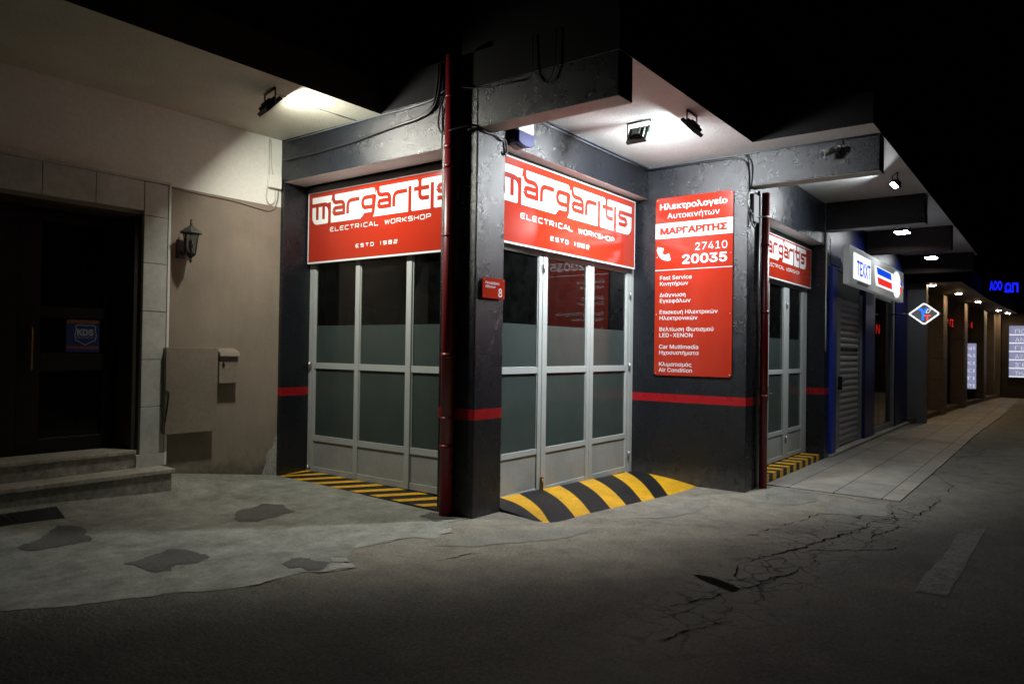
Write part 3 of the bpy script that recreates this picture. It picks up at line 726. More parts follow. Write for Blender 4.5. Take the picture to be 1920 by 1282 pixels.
# ------------------------------------------------------------------ signs
def stencil(mb_w, mb_r, x0, sx, z0, zs, y):
    """white word band with red cut-through letters; u along, v up, both in metres of the left sign"""
    X = lambda u: x0+u*sx
    Z = lambda v: z0+v*zs
    U = 2.30; T = .321
    # white band pieces
    def wp(pts): mb_w.face([(X(u), y, Z(v)) for u, v in pts])
    def q(x, z, a, r=.05, n=5): return [(x+r*math.cos(R(a+90*i/n)), z+r*math.sin(R(a+90*i/n))) for i in range(n+1)]
    wp(q(.09, .09, 180, .09) + q(.270, .02, 270, .02) + [(.29, .24)] + [(0, .24)])
    wp([(0,.24)] + [(.338,.24),(.338,.02)][0:0] + [(.34,.24)] + q(.34,T-.02,0,.02)[0:0] + [(.36,T),(0,T)])
    wp([(.34,0),(.865,0),(.90,.045),(.925,.056),(1.03,.056),(1.05,.08),(1.05,.24),(.34,.24)])
    wp([(.34,.24),(1.085,.24),(1.085,T-.02),(1.065,T),(.41,T),(.36,.26)])
    wp([(1.05,.0),(1.60,0),(1.60,.24),(1.11,.24),(1.085,.06)])
    wp([(1.085,.24),(1.75,.24),(1.75,T-.02),(1.73,T),(1.155,T),(1.125,T-.01)])
    wp([(1.60,.24),(1.60,0),(1.645,.02),(1.66,0),(1.93,0),(1.93,.24)])
    wp([(1.79,.24),(U,.24),(U,T),(1.81,T),(1.79,T-.015)])
    wp([(1.97,.24),(1.97,.01),(1.99,0)] + q(U-.10,.10,270,.10) + [(U,.24)])
    e = y-.0006; w = .048*sx; wz = .046*zs; RP = []
    def rs(pts, r=.05): RP.extend(ribbon_polys([(X(a), Z(b)) for a, b in fillet(pts, r)], w, wz))
    xh = .226; bl = .095                 # middle of the top stroke, middle of the lowest stroke
    rs([(-.03,xh),(.315,xh),(.315,-.03)], .10); rs([(.092,xh),(.092,.055)]); rs([(.208,xh),(.208,.055)])
    def la(o):                            # letter a with its raised tail
        rs([(o+0,T+.03),(o+0,xh),(o+.185,xh),(o+.185,.075)], .06)
        rs([(o+.185,.162),(o+.012,.162),(o+.012,bl),(o+.20,bl)], .045)
    la(.383); la(1.136)
    def lr(o): rs([(o,.075),(o,xh),(o+.20,xh)], .07)
    lr(.634); lr(1.383)
    rs([(1.085,xh),(.886,xh),(.886,.115),(1.05,.115)], .055); rs([(1.062,xh+.020),(1.062,.03),(1.0,-.012)], .05); rs([(1.04,.03),(.93,.03),(.87,-.012)], .03)
    rs([(1.625,.268),(1.625,-.03)]); rs([(1.77,T+.03),(1.77,.12),(1.905,.12)], .05); rs([(1.685,xh),(1.905,xh)])
    rs([(1.948,.268),(1.948,-.03)])
    rs([(U+.03,xh),(2.035,xh),(2.035,.162),(2.185,.162),(2.185,bl),(2.02,bl)], .05)
    fill_union(mb_r, RP, e)

def shop_sign(label, loc, rotz, x0, x1, z0, z1, wx0, wsx, wz0, wzs, tag_z, est_z):
    t = thing('shop_sign', label, 'sign', loc, rotz, 'red shop signs over the workshop doors')
    fr = .022
    MB().box(x0, x1, 0, .058, z0, z1).build('sign_box', SIGNWHITE, t, bevel=.002, seg=1)
    MB().face([(x0+fr,-.002,z0+fr),(x1-fr,-.002,z0+fr),(x1-fr,-.002,z1-fr*.6),(x0+fr,-.002,z1-fr*.6)]).build('red_panel', SIGNRED, t)
    a, b = MB(), MB(); stencil(a, b, wx0, wsx, wz0, wzs, -.0028)
    a.build('word_band', SIGNWHITE, t); b.build('wordmark', SIGNRED2, t)
    s = MB(); strokes(s, 'ELECTRICAL WORKSHOP', wx0+.335*wsx, wx0+1.93*wsx, tag_z, tag_z+.052*wzs, -.004, .0088*wsx)
    s.build('tagline', SIGNWHITE, t); s = MB()
    if est_z is None: return t
    strokes(s, 'ESTD 1982', wx0+.785*wsx, wx0+1.443*wsx, est_z, est_z+.043*wzs, -.004, .0088*wsx, gap=.75, space=.7)
    s.build('founding_year', SIGNWHITE, t)
    return t
shop_sign('wide red sign over the doors beside the beige wall, partly behind the red pipe', (.33, 2.905, 0), FACE_W, 0, 2.458, 2.54, 3.385, .085, 1.0, 2.999, 1.0, 2.895, 2.675)
shop_sign('wide red sign directly above the doors with the humped ramp', (0, .17, 0), 0, .428, 3.448, 2.632, 3.52, .498, 1.232, 3.060, 1.15, 2.915, 2.755)
shop_sign('small farther red sign beyond the thin red pipe, near the blue shop', (0, -1.10, 0), 0, 4.254, 7.05, 2.60, 3.225, 4.50, .975, 2.875, .97, 2.765, None)

# tall information board on the wall that looks towards -X; local x = -.08 - y
t = thing('information_board', 'tall red board with white Greek lettering and phone number on the dark wall', 'sign', (3.535, -.08, 0), FACE_W)
MB().plate(rrect(0, 1.03, 1.257, 3.545, .035), 0, .012).build('board_panel', SIGNRED, t, bevel=.002, seg=1)
MB().plate([(.002,3.018),(1.028,3.018),(1.028,3.214),(.002,3.214)], -.002, -.0005).box(.003, 1.027, -.002, -.0005, 2.606, 2.615).build('white_band', SIGNWHITE, t)
def tline(q, *a, m=SIGNWHITE, **k):
    b = MB(); text_mb(b, q, *a, **k); return b.build('text_line', m, t)
tline('Ηλεκτρολογείο', .112, .06, 3.393, -.003, bold=.018, width=.895)
tline('Αυτοκινήτων', .108, .165, 3.270, -.003, bold=0, width=.695)
tline('27410', .142, .548, 2.842, -.003, bold=0, width=.412)
tline('20035', .166, .376, 2.682, -.003, bold=.024, width=.584)
zl = [2.487, 2.411, 2.267, 2.191, 2.046, 1.970, 1.826, 1.749, 1.601, 1.526, 1.378, 1.303]
tx = ['Fast Service', 'Κινητήρων', 'Διάγνωση', 'Εγκεφάλων', 'Επισκευή Ηλεκτρικών', 'Ηλεκτρονικών', 'Βελτίωση Φωτισμού', 'LED-XENON', 'Car Multimedia', 'Ηχοσυστήματα', 'Κλιματισμός', 'Air Condition']
for z, q in zip(zl, tx): tline(q, .076, .067, z, -.003, bold=.004, sx=1.13)
tline('ΜΑΡΓΑΡΙΤΗΣ', .118, .065, 3.073, -.003, bold=.05, width=.895, m=SIGNRED)
ph = MB()                                                    # handset: thick arc with two square ends
arc = [(.175+.115*math.cos(R(a)), 2.878+.115*math.sin(R(a))) for a in range(165, 290, 9)]
ribbon(ph, arc, .062, -.003)
for a in (165, 288):
    c = Vector((.175+.115*math.cos(R(a)), 2.878+.115*math.sin(R(a)))); d = Vector((-math.cos(R(a)), -math.sin(R(a)))); n = Vector((-d.y, d.x))*(.026 if a > 200 else -.026)
    P = [c-d*.031, c+d*.058, c+d*.058+n*2.0, c-d*.031+n*2.0]
    if a == 165: P = P[::-1]
    ph.face([(p.x, -.0035, p.y) for p in P])
ph.build('phone_symbol', SIGNWHITE, t)
for x, z in ((.025,3.52),(1.005,3.52),(.025,2.78),(1.005,2.78),(.025,2.04),(1.005,2.04),(.025,1.285),(1.005,1.285)):
    MB().lathe([(.008,0),(.008,.004),(.003,.007)], 8).xf(Matrix.Translation((x,0,z)) @ Matrix.Rotation(R(90),4,'X')).build('screw', STEEL, t)

t = thing('house_number_plate', 'small red plate with street name and number 8 on the corner pillar', 'plate', (0, -.028, 0))
MB().plate(rrect(.07, .405, 2.035, 2.225, .006), 0, .008).build('plate_panel', SIGNRED, t)
tline('Λεωφόρος', .038, .105, 2.168, -.0015, width=.215, bold=.008); tline('Αθηνών', .038, .105, 2.132, -.0015, width=.155, bold=.008); tline('8', .120, .300, 2.055, -.0015, bold=.012)
for x in (.092, .386):
    for z in (2.052, 2.209): MB().tube([(x,-.003,z),(x,.028,z)], .005, 8).build('spacer', STEEL, t)

# ------------------------------------------------------------------ floodlights
def flood(label, base, normal, mat_h, power, col, size=(.21,.16), beam=0, name='floodlight', drop=.15):
    t = thing(name, label, 'floodlight', base, 0, 'floodlights under the canopy')
    n = Vector(normal).normalized(); sx = Vector((n.y, -n.x, 0)).normalized(); sy = n.cross(sx)
    Mx = Matrix((sx, sy, n)).transposed().to_4x4(); Mx.translation = Vector((0, 0, -drop))
    w, h = size[0]/2, size[1]/2
    b = MB()
    b.box(-w-.015, w+.015, -h-.015, h+.015, -.022, .006)
    b.box(-w-.015, w+.015, -h-.015, -h, .006, .016).box(-w-.015, w+.015, h, h+.015, .006, .016).box(-w-.015, -w, -h, h, .006, .016).box(w, w+.015, -h, h, .006, .016)
    for k in range(7):
        x = -w*.8+k*w*1.6/6; b.box(x-.003, x+.003, -h*.8, h*.8, -.05, -.022)
    b.box(-.045, .045, -.04, .04, -.065, -.05)
    b.xf(Mx).build('housing', mat_h, t, bevel=.003, seg=1)
    MB().face([(-w,-h,.008),(w,-h,.008),(w,h,.008),(-w,h,.008)]).xf(Mx).build('lens', emit(name+'_lens', col, power), t)
    if beam:
        ld = bpy.data.lights.new('lamp_light', 'AREA'); ld.shape = 'RECTANGLE'; ld.size = size[0]; ld.size_y = size[1]
        ld.energy = beam; ld.color = col; ld.spread = R(BEAM['spread'])
        lo = bpy.data.objects.new('lamp_light', ld); COL.objects.link(lo); lo.parent = t
        Ml = Matrix((sx, -sy, -n)).transposed().to_4x4(); Ml.translation = Vector((0, 0, -drop)) + n*.012
        lo.matrix_local = Ml
    k = MB(); p0 = Vector((0,0,-drop))
    hx = Vector((sx.x, sx.y, 0))*(w+.03)
    for s_ in (-1, 1):
        a = p0+hx*s_; k.tube([a, a+Vector((0,0,drop-.004))], .008, 6)
        k.tube([p0+hx*s_*.75, a], .011, 6)
    k.tube([p0+Vector((0,0,drop-.008))-hx, p0+Vector((0,0,drop-.008))+hx], .009, 6)
    k.build('bracket', mat_h, t)
    return t
COOL = (.93, .97, 1.0); WARMW = (1.0, .97, .86)
flood('black floodlight on the cream ceiling beside the beige wall, lighting the doors', (-1.07, 1.66, 3.956), (.714,-.184,-.676), HOUSING, LAMP['left'], WARMW, beam=BEAM['left'])
flood('black edge-on floodlight hung at the canopy edge, shining back at the doors', (1.80, -1.31, 3.974), (-.03,.74,-.68), HOUSING, LAMP['face'], COOL, beam=BEAM['face'])
flood('grey finned floodlight with its back showing under the white canopy ceiling', (1.73, -.75, 3.974), (.90,-.03,-.43), HOUSINGG, LAMP['wall'], COOL, beam=BEAM['wall'])
flood('floodlight with bright lens showing, in the bay beyond the camera beam', (5.62, -2.53, 3.974), (-.33,.66,-.67), HOUSING, LAMP['bay'], COOL, size=(.14,.10), beam=BEAM['bay'])
flood('flat bright floodlight above the lightbox of the blue shop', (9.8, -1.97, 3.974), (-.22,.06,-1), HOUSING, LAMP['far'], COOL, size=(.23,.17))
flood('flat bright floodlight farthest along the canopy, beyond the lightbox', (14.0, -1.92, 3.974), (-.22,.06,-1), HOUSING, LAMP['far'], COOL, size=(.23,.17))

# ------------------------------------------------------------------ pipes and cables
def cable(name, label, path, r, m, cat='cable', fil=.08, grp=None):
    P = fillet([tuple(p) for p in path], fil, 4)
    o = MB().tube(P, r, 7).build(name, m)
    return tag(o, label, cat, grp)
p = MB(); p.tube([(-.066,.268,-.02),(-.066,.268,4.30)], .053, 16)
t = thing('downpipe', 'thick dark red downpipe on the corner pillar', 'pipe', (-.066, .268, 0))
MB().tube([(0,0,-.02),(0,0,4.30)], .060, 18).build('pipe', PIPERED, t)
for z in (.62, 1.47, 3.24, 3.42): MB().tube([(0,0,z),(0,0,z+.045)], .065, 18).build('collar', PIPERED, t)
for z in (.9, 2.6, 3.9): MB().box(-.03,.066,-.005,.005,z,z+.02).tube([(0,0,z),(0,0,z+.022)], .0635, 18).build('clamp', PIPERED, t)
t = thing('downpipe', 'thinner red downpipe at the corner before the farther doors', 'pipe', (4.02, -1.345, 0))
MB().tube([(0,0,-.14),(0,0,3.56)], .048, 14).build('pipe', PIPERED, t)
for z in (1.0, 2.05, 2.9): MB().tube([(0,0,z),(0,0,z+.04)], .053, 14).build('collar', PIPERED, t)
cable('conduit', 'thin dark conduit running beside the thinner red downpipe', [(3.86,-1.31,3.56),(3.86,-1.31,-.1)], .018, BLACK)

cable('cable', 'black cable bundle sweeping along the left beam up to the pillar', [(-.012,2.92,3.715),(-.014,2.266,3.715),(-.014,1.691,3.735),(-.016,1.126,3.784),(-.018,.715,3.808),(-.022,.535,3.885),(-.022,.497,4.085),(-.022,.477,4.28)], .015, CABLE)
cable('cable', 'second black cable rising beside the bundle on the left beam', [(-.02,.452,4.29),(-.03,.455,4.05),(-.03,.50,3.9),(-.02,.60,3.83),(-.016,.80,3.80)], .012, CABLE)
cable('cable', 'thin dark cable along the joint between left beam and cream ceiling', [(-.01,2.902,3.930),(-.012,2.09,3.938),(-.012,1.287,3.945),(-.012,.939,3.935),(-.012,.576,3.955),(-.012,.49,3.985),(-.02,.38,4.02)], .009, CABLEGREY, fil=.15)
cable('cable', 'looped black cable hanging beside the red downpipe near the beam', [(-.03,.364,4.013),(-.03,.45,3.867),(-.03,.475,3.719),(-.03,.455,3.630),(-.05,.376,3.583),(-.125,.268,3.575),(-.08,.12,3.60),(-.02,.02,3.62),(.05,-.02,3.60)], .010, CABLE, fil=.06)
cable('cable', 'black cables wrapped round the head of the corner pillar under the beam', [(-.02,.10,3.585),(-.018,-.012,3.59),(.12,-.016,3.57),(.25,-.02,3.585),(.33,-.016,3.55),(.40,-.018,3.58),(.42,-.016,3.46),(.40,-.02,3.42),(.375,-.016,3.46)], .010, CABLE, fil=.04)
cable('cable', 'thin black cable tied round the downpipe high on the dark beam', [(-.03,.36,3.99),(-.122,.268,3.985),(-.06,.18,3.99),(-.02,.0,3.95),(-.012,-.3,3.93),(-.012,-.55,3.92)], .007, CABLE, fil=.05)
cable('cable', 'thick black cable loop on the side of the dark cantilever beam', [(-.02,-.62,4.28),(-.025,-.63,3.95),(-.028,-.70,3.84),(-.028,-.80,3.84),(-.025,-.86,3.95),(-.02,-.87,4.28)], .005, CABLE, fil=.08)
cable('cable', 'thin cable from the left floodlight across the cream ceiling', [(-1.0,1.66,3.948),(-.7,1.70,3.949),(-.42,1.685,3.949),(-.012,1.66,3.949)], .005, CABLEWHITE)
cable('cable', 'grey cable under the white ceiling along the right beam', [(.98,.036,3.925),(1.476,.036,3.932),(2.096,.036,3.928),(2.8,.036,3.928),(3.54,.034,3.935)], .010, CABLEGREY)
cable('conduit', 'pale painted trim along the white ceiling over the dark wall and beam', [(.45,.030,3.961),(3.548,.030,3.961),(3.548,-1.30,3.961),(3.55,-2.68,3.961)], .009, CABLEGREY, fil=.01)
cable('cable', 'black cable dropping from the ceiling corner over the red information board', [(3.548,.02,3.935),(3.546,-.582,3.936),(3.546,-1.10,3.933),(3.546,-1.25,3.89),(3.546,-1.29,3.753),(3.546,-1.285,3.45),(3.546,-1.275,3.34),(3.55,-1.30,3.28),(3.70,-1.305,3.22),(3.86,-1.32,3.24),(4.0,-1.40,3.26)], .012, CABLE)
cable('cable', 'short dangling black cable loop beside the thinner downpipe', [(3.62,-1.30,3.26),(3.62,-1.31,3.12),(3.68,-1.315,3.08),(3.74,-1.31,3.14),(3.78,-1.31,3.2)], .008, CABLE, fil=.04)
cable('cable', 'second thin black cable hanging below the canopy corner by the camera beam', [(3.548,-1.24,3.95),(3.545,-1.32,3.88),(3.545,-1.335,3.7),(3.545,-1.30,3.5)], .008, CABLE)
cable('cable', 'pale stepped cable down the end pillar beside the blue shop', [(7.12,-1.31,3.5),(7.118,-1.315,2.9),(7.12,-1.31,2.4),(7.118,-1.315,1.6)], .010, CABLEWHITE)
MB_ = MB().box(3.66, 3.93, -1.318, -1.284, 3.16, 3.50).build('junction_box', FARGREY, bevel=.006); tag(MB_, 'grey metal box on the pillar beside the thinner downpipe', 'box')

# alarm siren beside the pillar
t = thing('alarm_siren', 'white and blue alarm siren box tucked under the cantilever beam', 'siren', (.63, -.02, 3.58))
def dome(x0, x1, z0, z1, y0, y1, n=10):
    P = [(x1, z1), (x0, z1)]
    cx = (x0+x1)/2
    for k in range(n+1):
        a = math.pi+math.pi*k/n; P.append((cx+(x1-x0)/2*math.cos(a), z0+(z1-z0)*.35+(z1-z0)*.35*math.sin(a)))
    return P
MB().plate(dome(-.14,.14,-.04,.24,0,0), -.02, .063).build('base', BLACK, t)
MB().plate(dome(-.125,.135,.07,.235,0,0), -.07, -.021).build('cover', SIREN_W, t, bevel=.008)
MB().plate(dome(-.125,.135,-.03,.11,0,0), -.078, -.0212).build('strobe', SIREN_B, t, bevel=.008)

# security camera on the beam
t = thing('security_camera', 'small silver bullet camera on the side of the dark beam', 'camera', (3.56, -2.29, 3.87))
MB().lathe([(.035,0),(.035,.012)], 12).xf(Matrix.Rotation(R(-90),4,'Y')).build('mount', STEEL, t)
MB().tube([(-.012,0,0),(-.05,0,-.015),(-.09,0,-.03)], [.014,.018,.03], 10).lathe([(.012,-.034),(.030,-.018),(.036,0),(.030,.018),(.012,.034)], 12, (-.10,0,-.03), smooth=True).build('arm', STEEL, t)
MB().tube([(-.10,.01,-.035),(-.15,.10,-.075),(-.156,.112,-.080),(-.158,.115,-.081)], [.036,.040,.044,.044], 16).build('body', SILVER, t)
MB().tube([(-.1585,.1155,-.0815),(-.162,.12,-.083)], .035, 16).build('lens', BLACK, t)
MB().box(-.012,0,-.05,.02,.03,.09).build('junction_plate', BLACK, t)

# ------------------------------------------------------------------ apartment building on the left
ap = thing('apartment_building', 'beige and cream rendered building on the left with marble door surround', 'building')
wl = MB()
wl.box(-1.6, .0, 2.978, 3.40, -.1, 3.175, 0).box(-9, .0, 2.978, 3.40, 3.175, 3.956, 1).box(-9, -4.3, 2.978, 3.40, -.1, 3.175, 0).box(-4.3, -1.6, 2.985, 3.40, 2.84, 3.175, 0)
wl.build('wall', [BEIGE, CREAM], ap)
bare = MB(); P = jag([(0,.02),(0,.50),(-.03,.46),(-.06,.34),(-.11,.30),(-.13,.18),(-.17,.10),(-.19,.02)], .12, 2, True)
bare.plate([(x-.005, z+.04) for x, z in P][::-1], 2.974, 2.979).build('bare_patch', BARE, ap)
su = MB()
zj = [.47, .936, 1.405, 1.884, 2.362, 2.83, 3.165]
for a, b in zip(zj[:-1], zj[1:]): su.box(-1.6, -1.365, 2.928, 2.977, a+.003, b-.003, 0)
su.box(-1.64, -1.36, 2.915, 2.977, .345, .47, 0)
su.box(-1.598, -1.367, 2.934, 2.976, .36, 3.16, 1)
x = -1.606
while x > -4.3:
    su.box(x-.445, x, 2.928, 2.984, 2.875, 3.165, 0); x -= .451
su.box(-4.3, -1.602, 2.934, 2.983, 2.88, 3.16, 1).box(-4.3, -1.34, 2.915, 2.976, 3.167, 3.195, 0)
su.box(-1.36, -1.335, 2.92, 2.977, .345, 3.166, 2)
su.box(-1.66, -1.605, 2.99, 3.30, .52, 2.82, 3).box(-4.3, -1.605, 2.99, 3.30, 2.815, 2.86, 3)
su.build('door_surround', [STONE, GROUT, CREAM, BROWNSLAB], ap, bevel=.002, seg=1)
ed = MB()
ed.box(-2.55, -2.36, 3.30, 3.36, .52, 2.815, 0).box(-1.80, -1.605, 3.30, 3.36, .52, 2.815, 0)
for a, b in ((.52,.66),(1.29,1.46),(1.79,1.90),(2.70,2.815)): ed.box(-2.36, -1.80, 3.302, 3.358, a, b, 0)
ed.box(-4.3, -2.552, 3.29, 3.36, .52, 2.815, 1).box(-3.4,-2.7,3.28,3.29,.7,1.3,1).box(-3.4,-2.7,3.28,3.29,1.5,2.6,1)
ed = ed.build('entrance_door', [DOORDARK, DOORRED], ap, bevel=.004, seg=1)
for a, b in ((.66,1.29),(1.46,1.79),(1.90,2.70)):
    MB().box(-2.36, -1.80, 3.335, 3.34, a, b).build('door_pane', GLASS, ed)
MB().box(-2.36, -2.02, 3.40, 3.42, .66, 1.79).build('pane_reflection', PANE_REFL, ed)  # tan sheet added behind the glass, imitating pale reflections in the panes
MB().tube([(-2.45,3.27,1.3),(-2.45,3.24,1.32),(-2.45,3.24,1.68),(-2.45,3.27,1.7)], .012, 8).build('handle', BRASS, ed)
st = MB()
st.box(-8, -1.42, 2.651, 2.976, -.1, .305, 1).box(-8, -1.395, 2.63, 2.977, .305, .345, 0)
st.box(-8, -1.645, 2.93, 3.30, .345, .485, 1).box(-8, -1.642, 2.905, 3.30, .485, .52, 0)
st.build('doorstep', [TREAD, RISER], ap, bevel=.005)
MB().prism([(-9,1.30),(-.004,1.30),(-.004,3.2),(-9,3.2)], 3.956, 4.31, 0, 1).build('balcony_slab', [BROWNSLAB, SOFFIT_L], ap)
MB().box(-9, -.02, 1.34, 1.5, 4.311, 5.3).build('balcony_parapet', DARKSLAB, ap)
MB().box(-9, -.02, 2.98, 3.4, 4.311, 7.5).build('upper_wall', BROWNSLAB, ap)

# sticker on the door glass
t = thing('security_sticker', 'dark blue warning sticker with shield on the entrance door glass', 'sticker', (-2.14, 3.296, 1.47))
MB().box(0,.30,0,.002,.0,.275).build('sheet', STICKER, t)
for a, b in ((.275,.315),(.03,.062)): MB().box(-.002,.302,-.001,.0,a,b).build('red_strip', STICKRED, t)
tline('ΠΡΟΣΟΧΗ', .042, .01, .280, -.003, bold=.02, width=.27, m=STICKPINK); tline('Ο ΧΩΡΟΣ ΦΥΛΑΣΣΕΤΑΙ', .034, .0, .034, -.003, bold=.02, width=.29, m=STICKPINK)
tline('KDS', .085, .095, .165, -.003, bold=.04, width=.15, m=STICKTXT); tline('SECURITY', .030, .09, .135, -.003, width=.16, m=STICKTXT)
s = MB()
sh = [(.08,.255),(.11,.265),(.17,.258),(.235,.265),(.265,.25),(.258,.22),(.27,.17),(.262,.12),(.17,.072),(.085,.115),(.075,.16),(.088,.22),(.08,.255)]
ribbon(s, sh, .007, -.003); s.build('shield_emblem', STICKTXT, t)

# cabinet, mailbox, lantern, cables on the beige wall
t = thing('meter_cabinet', 'flat beige meter cabinet door on the wall beside the steps', 'cabinet', (-1.385, 2.978, .655))
MB().box(0, .55, -.105, -.002, 0, .87).build('case', BEIGE2, t, bevel=.006)
MB().box(-.006, .553, -.125, -.108, -.003, .873).build('cabinet_door', BEIGE2, t, bevel=.003)
MB().tube([(-.004,-.13,.44),(.02,-.14,.42),(.01,-.14,.30),(.0,-.13,.20),(-.005,-.10,.0)], .007, 6).build('latch_cord', BLACK, t)
t = thing('mailbox', 'small beige wall mailbox with sloped lid beside the meter cabinet', 'mailbox', (-.80, 2.978, 1.15))
MB().box(0, .22, -.105, -.002, 0, .33).build('body', BEIGE2, t, bevel=.004)
MB().prism([(-.115,.335),(-.002,.378),(-.002,.325),(-.135,.285),(-.135,.298)], -.008, .228).xf(Matrix(((0,0,1,0),(1,0,0,0),(0,1,0,0),(0,0,0,1)))).build('lid', BEIGE2, t, bevel=.002, seg=1)
MB().box(.035,.05,-.110,-.105,.22,.235).box(.03,.055,-.116,-.108,.18,.215).build('padlock', BLACK, t)

t = thing('wall_lantern', 'old coach lantern of dark metal and glass on the beige wall', 'lamp', (-1.20, 2.978, 2.40))
ox, oy = 0, -.20
lm = MB(); lm.lathe([(.010,.435),(.014,.425),(.008,.41),(.016,.395),(.012,.375),(.035,.355),(.070,.335),(.085,.318),(.115,.300),(.118,.290),(.09,.288)][::-1], 6, (ox,oy,0))
lm.build('roof', LAMPMETAL, t)
cg = MB()
for k in range(6):
    a = R(60*k); a2 = R(60*k+60)
    cg.tube([(ox+.082*math.cos(a), oy+.082*math.sin(a), .29), (ox+.050*math.cos(a), oy+.050*math.sin(a), .09)], .006, 5)
cg.lathe([(.050,.09),(.056,.085),(.045,.065),(.022,.05),(.012,.03),(.02,.018),(.012,.005),(.006,-.012)][::-1], 6, (ox,oy,0))
cg.build('cage', LAMPDARK, t)
gg = MB()
for k in range(6):
    a, b = R(60*k), R(60*k+60)
    gg.face([(ox+.048*math.cos(a),oy+.048*math.sin(a),.09),(ox+.048*math.cos(b),oy+.048*math.sin(b),.09),(ox+.079*math.cos(b),oy+.079*math.sin(b),.29),(ox+.079*math.cos(a),oy+.079*math.sin(a),.29)])
gg.build('lamp_glass', GLASS, t)
MB().lathe([(.012,.08),(.012,.13),(.022,.15),(.022,.20),(.010,.225)], 10, (ox,oy,0), smooth=True).build('bulb', SIGNWHITE, t)
ar = MB().tube(fillet([(0,-.012,.12),(0,-.07,.06),(0,-.10,.20),(0,-.10,.31),(0,-.17,.312)], .04, 4), .009, 7)
ar.box(-.045,.045,-.014,-.002,.05,.24)
ar.build('wall_bracket', LAMPDARK, t)

jb = MB().box(-.19, -.03, 2.925, 2.976, 3.375, 3.52).build('junction_box', CREAM, bevel=.006); tag(jb, 'cream junction box on the wall corner above the beige paint', 'box')
cable('cable', 'beige cable sagging along the cream and beige paint boundary', [(-1.32,2.966,3.165),(-1.25,2.97,3.16),(-.913,2.969,3.150),(-.70,2.969,3.152),(-.521,2.969,3.140),(-.30,2.969,3.115),(-.16,2.969,3.105),(-.09,2.969,3.15),(-.05,2.969,3.25),(-.045,2.969,3.375)], .008, CABLEBEIGE)
cable('cable', 'white cable loop hanging below the junction box', [(-.175,2.969,3.94),(-.172,2.969,3.57),(-.19,2.966,3.40),(-.21,2.966,3.24),(-.16,2.966,3.17),(-.09,2.966,3.22),(-.085,2.966,3.375)], .007, CABLEWHITE)
cable('cable', 'second white cable rising from the junction box to the ceiling', [(-.12,2.969,3.52),(-.14,2.969,3.62),(-.155,2.969,3.93)], .006, CABLEWHITE)
for x, z in ((-.913,3.152),(-.521,3.142),(-.23,3.11)): pass
g = MB(); gp = [(-3.3,2.36),(-2.50,2.33),(-2.46,2.60),(-3.3,2.60)]
g.face([(x, y, H(x, y)+.010) for x, y in gp]).face([(x, y, H(x, y)+.010) for x, y in gp[:2]][::-1]+[(x, y, H(x, y)-.01) for x, y in gp[:2]])
for k in range(13): g.face([(x, y, H(x, y)+.014) for x, y in ((-3.25+.06*k,2.38),(-3.22+.06*k,2.38),(-3.22+.06*k,2.58),(-3.25+.06*k,2.58))])
tag(g.build('drain_grate', MATDARK), 'dark iron grate in the concrete in front of the marble steps', 'grate')

# led clock deep inside the left room
t = thing('led_clock', 'tiny red digital clock glowing inside behind the left doors', 'clock', (1.5, 1.12, 1.83), FACE_W)
MB().box(-.12,.30,0,.04,-.12,.12).build('case', BLACK, t)
s = MB(); text_mb(s, '19', .09, .06, .02, -.003, bold=.01); text_mb(s, '8 18', .045, .02, -.07, -.003, bold=.01); s.build('digits', emit('led_red', (1,.06,.03), 1.6), t)

# ------------------------------------------------------------------ blue parts shop
bs = thing('blue_shop_building', 'parts shop with blue frame, grey roller shutter and dark window beyond the workshop', 'building')
MB().box(7.42, 15.1, -.9, .6, -.3, 3.974).build('wall', FARDARK, bs)
MB().box(7.425, 7.72, -1.345, -.9, -.30, 3.0).build('door_post', BLUEP, bs, bevel=.01)
MB().box(10.25, 11.15, -1.285, -.9, -.06, 3.0).build('door_post', NAVYP, bs, bevel=.01)
MB().box(13.5, 15.1, -1.285, -.9, -.06, 3.0).build('door_post', NAVYP, bs, bevel=.01)
MB().box(7.42, 15.1, -1.25, -.9, 3.0, 3.974).build('fascia_wall', NAVYP, bs)
MB().box(7.5, 8.2, -1.29, -1.251, 3.05, 3.45).build('fascia_panel', NAVYP, bs)
MB().box(7.79, 8.42, -1.24, -.9, -.06, 2.55, 0).box(7.79, 8.42, -1.24, -.9, 2.56, 2.99, 1).build('shutter_frame', [SHUTF, FARDARK], bs)
sh = MB()
N_ = 240; i0 = 0
for k in range(N_+1):
    z = -.03+2.58*k/N_; d = -1.19-.022*abs(math.sin(math.pi*z/.11))**.7
    sh.v += [(8.43,d,z),(10.0,d,z)]
for k in range(N_): sh.f.append((2*k,2*k+1,2*k+3,2*k+2)); sh.m.append(0); sh.sm.append(True)
for k in range(7): sh.box(8.50+.21*k, 8.67+.21*k, -1.2145, -1.18, 1.62, 1.665, 1)
sh.box(8.43, 10.0, -1.22, -1.16, 2.55, 2.99, 1)
sh = sh.build('roller_shutter', [SHUT, FARDARK], bs)
MB().box(8.28, 8.33, -1.30, -1.24, .95, 1.18).tube([(8.3,-1.31,1.1),(8.44,-1.31,1.1)], .012, 8).build('handle', BLACK, sh)
MB().box(10.01, 10.24, -1.23, -1.1, -.06, 2.7).build('shutter_rail', SHUTF, bs)
wn = MB().box(11.16, 13.3, -1.23, -1.18, -.04, .05).box(11.16,13.3,-1.23,-1.18,2.75,2.99).box(13.3,13.48,-1.26,-1.0,-.04,2.99).build('shop_window', SHUTF, bs)
MB().face([(11.16,-1.21,.05),(13.3,-1.21,.05),(13.3,-1.21,2.75),(11.16,-1.21,2.75)]).build('window_glass', GLASS, wn)
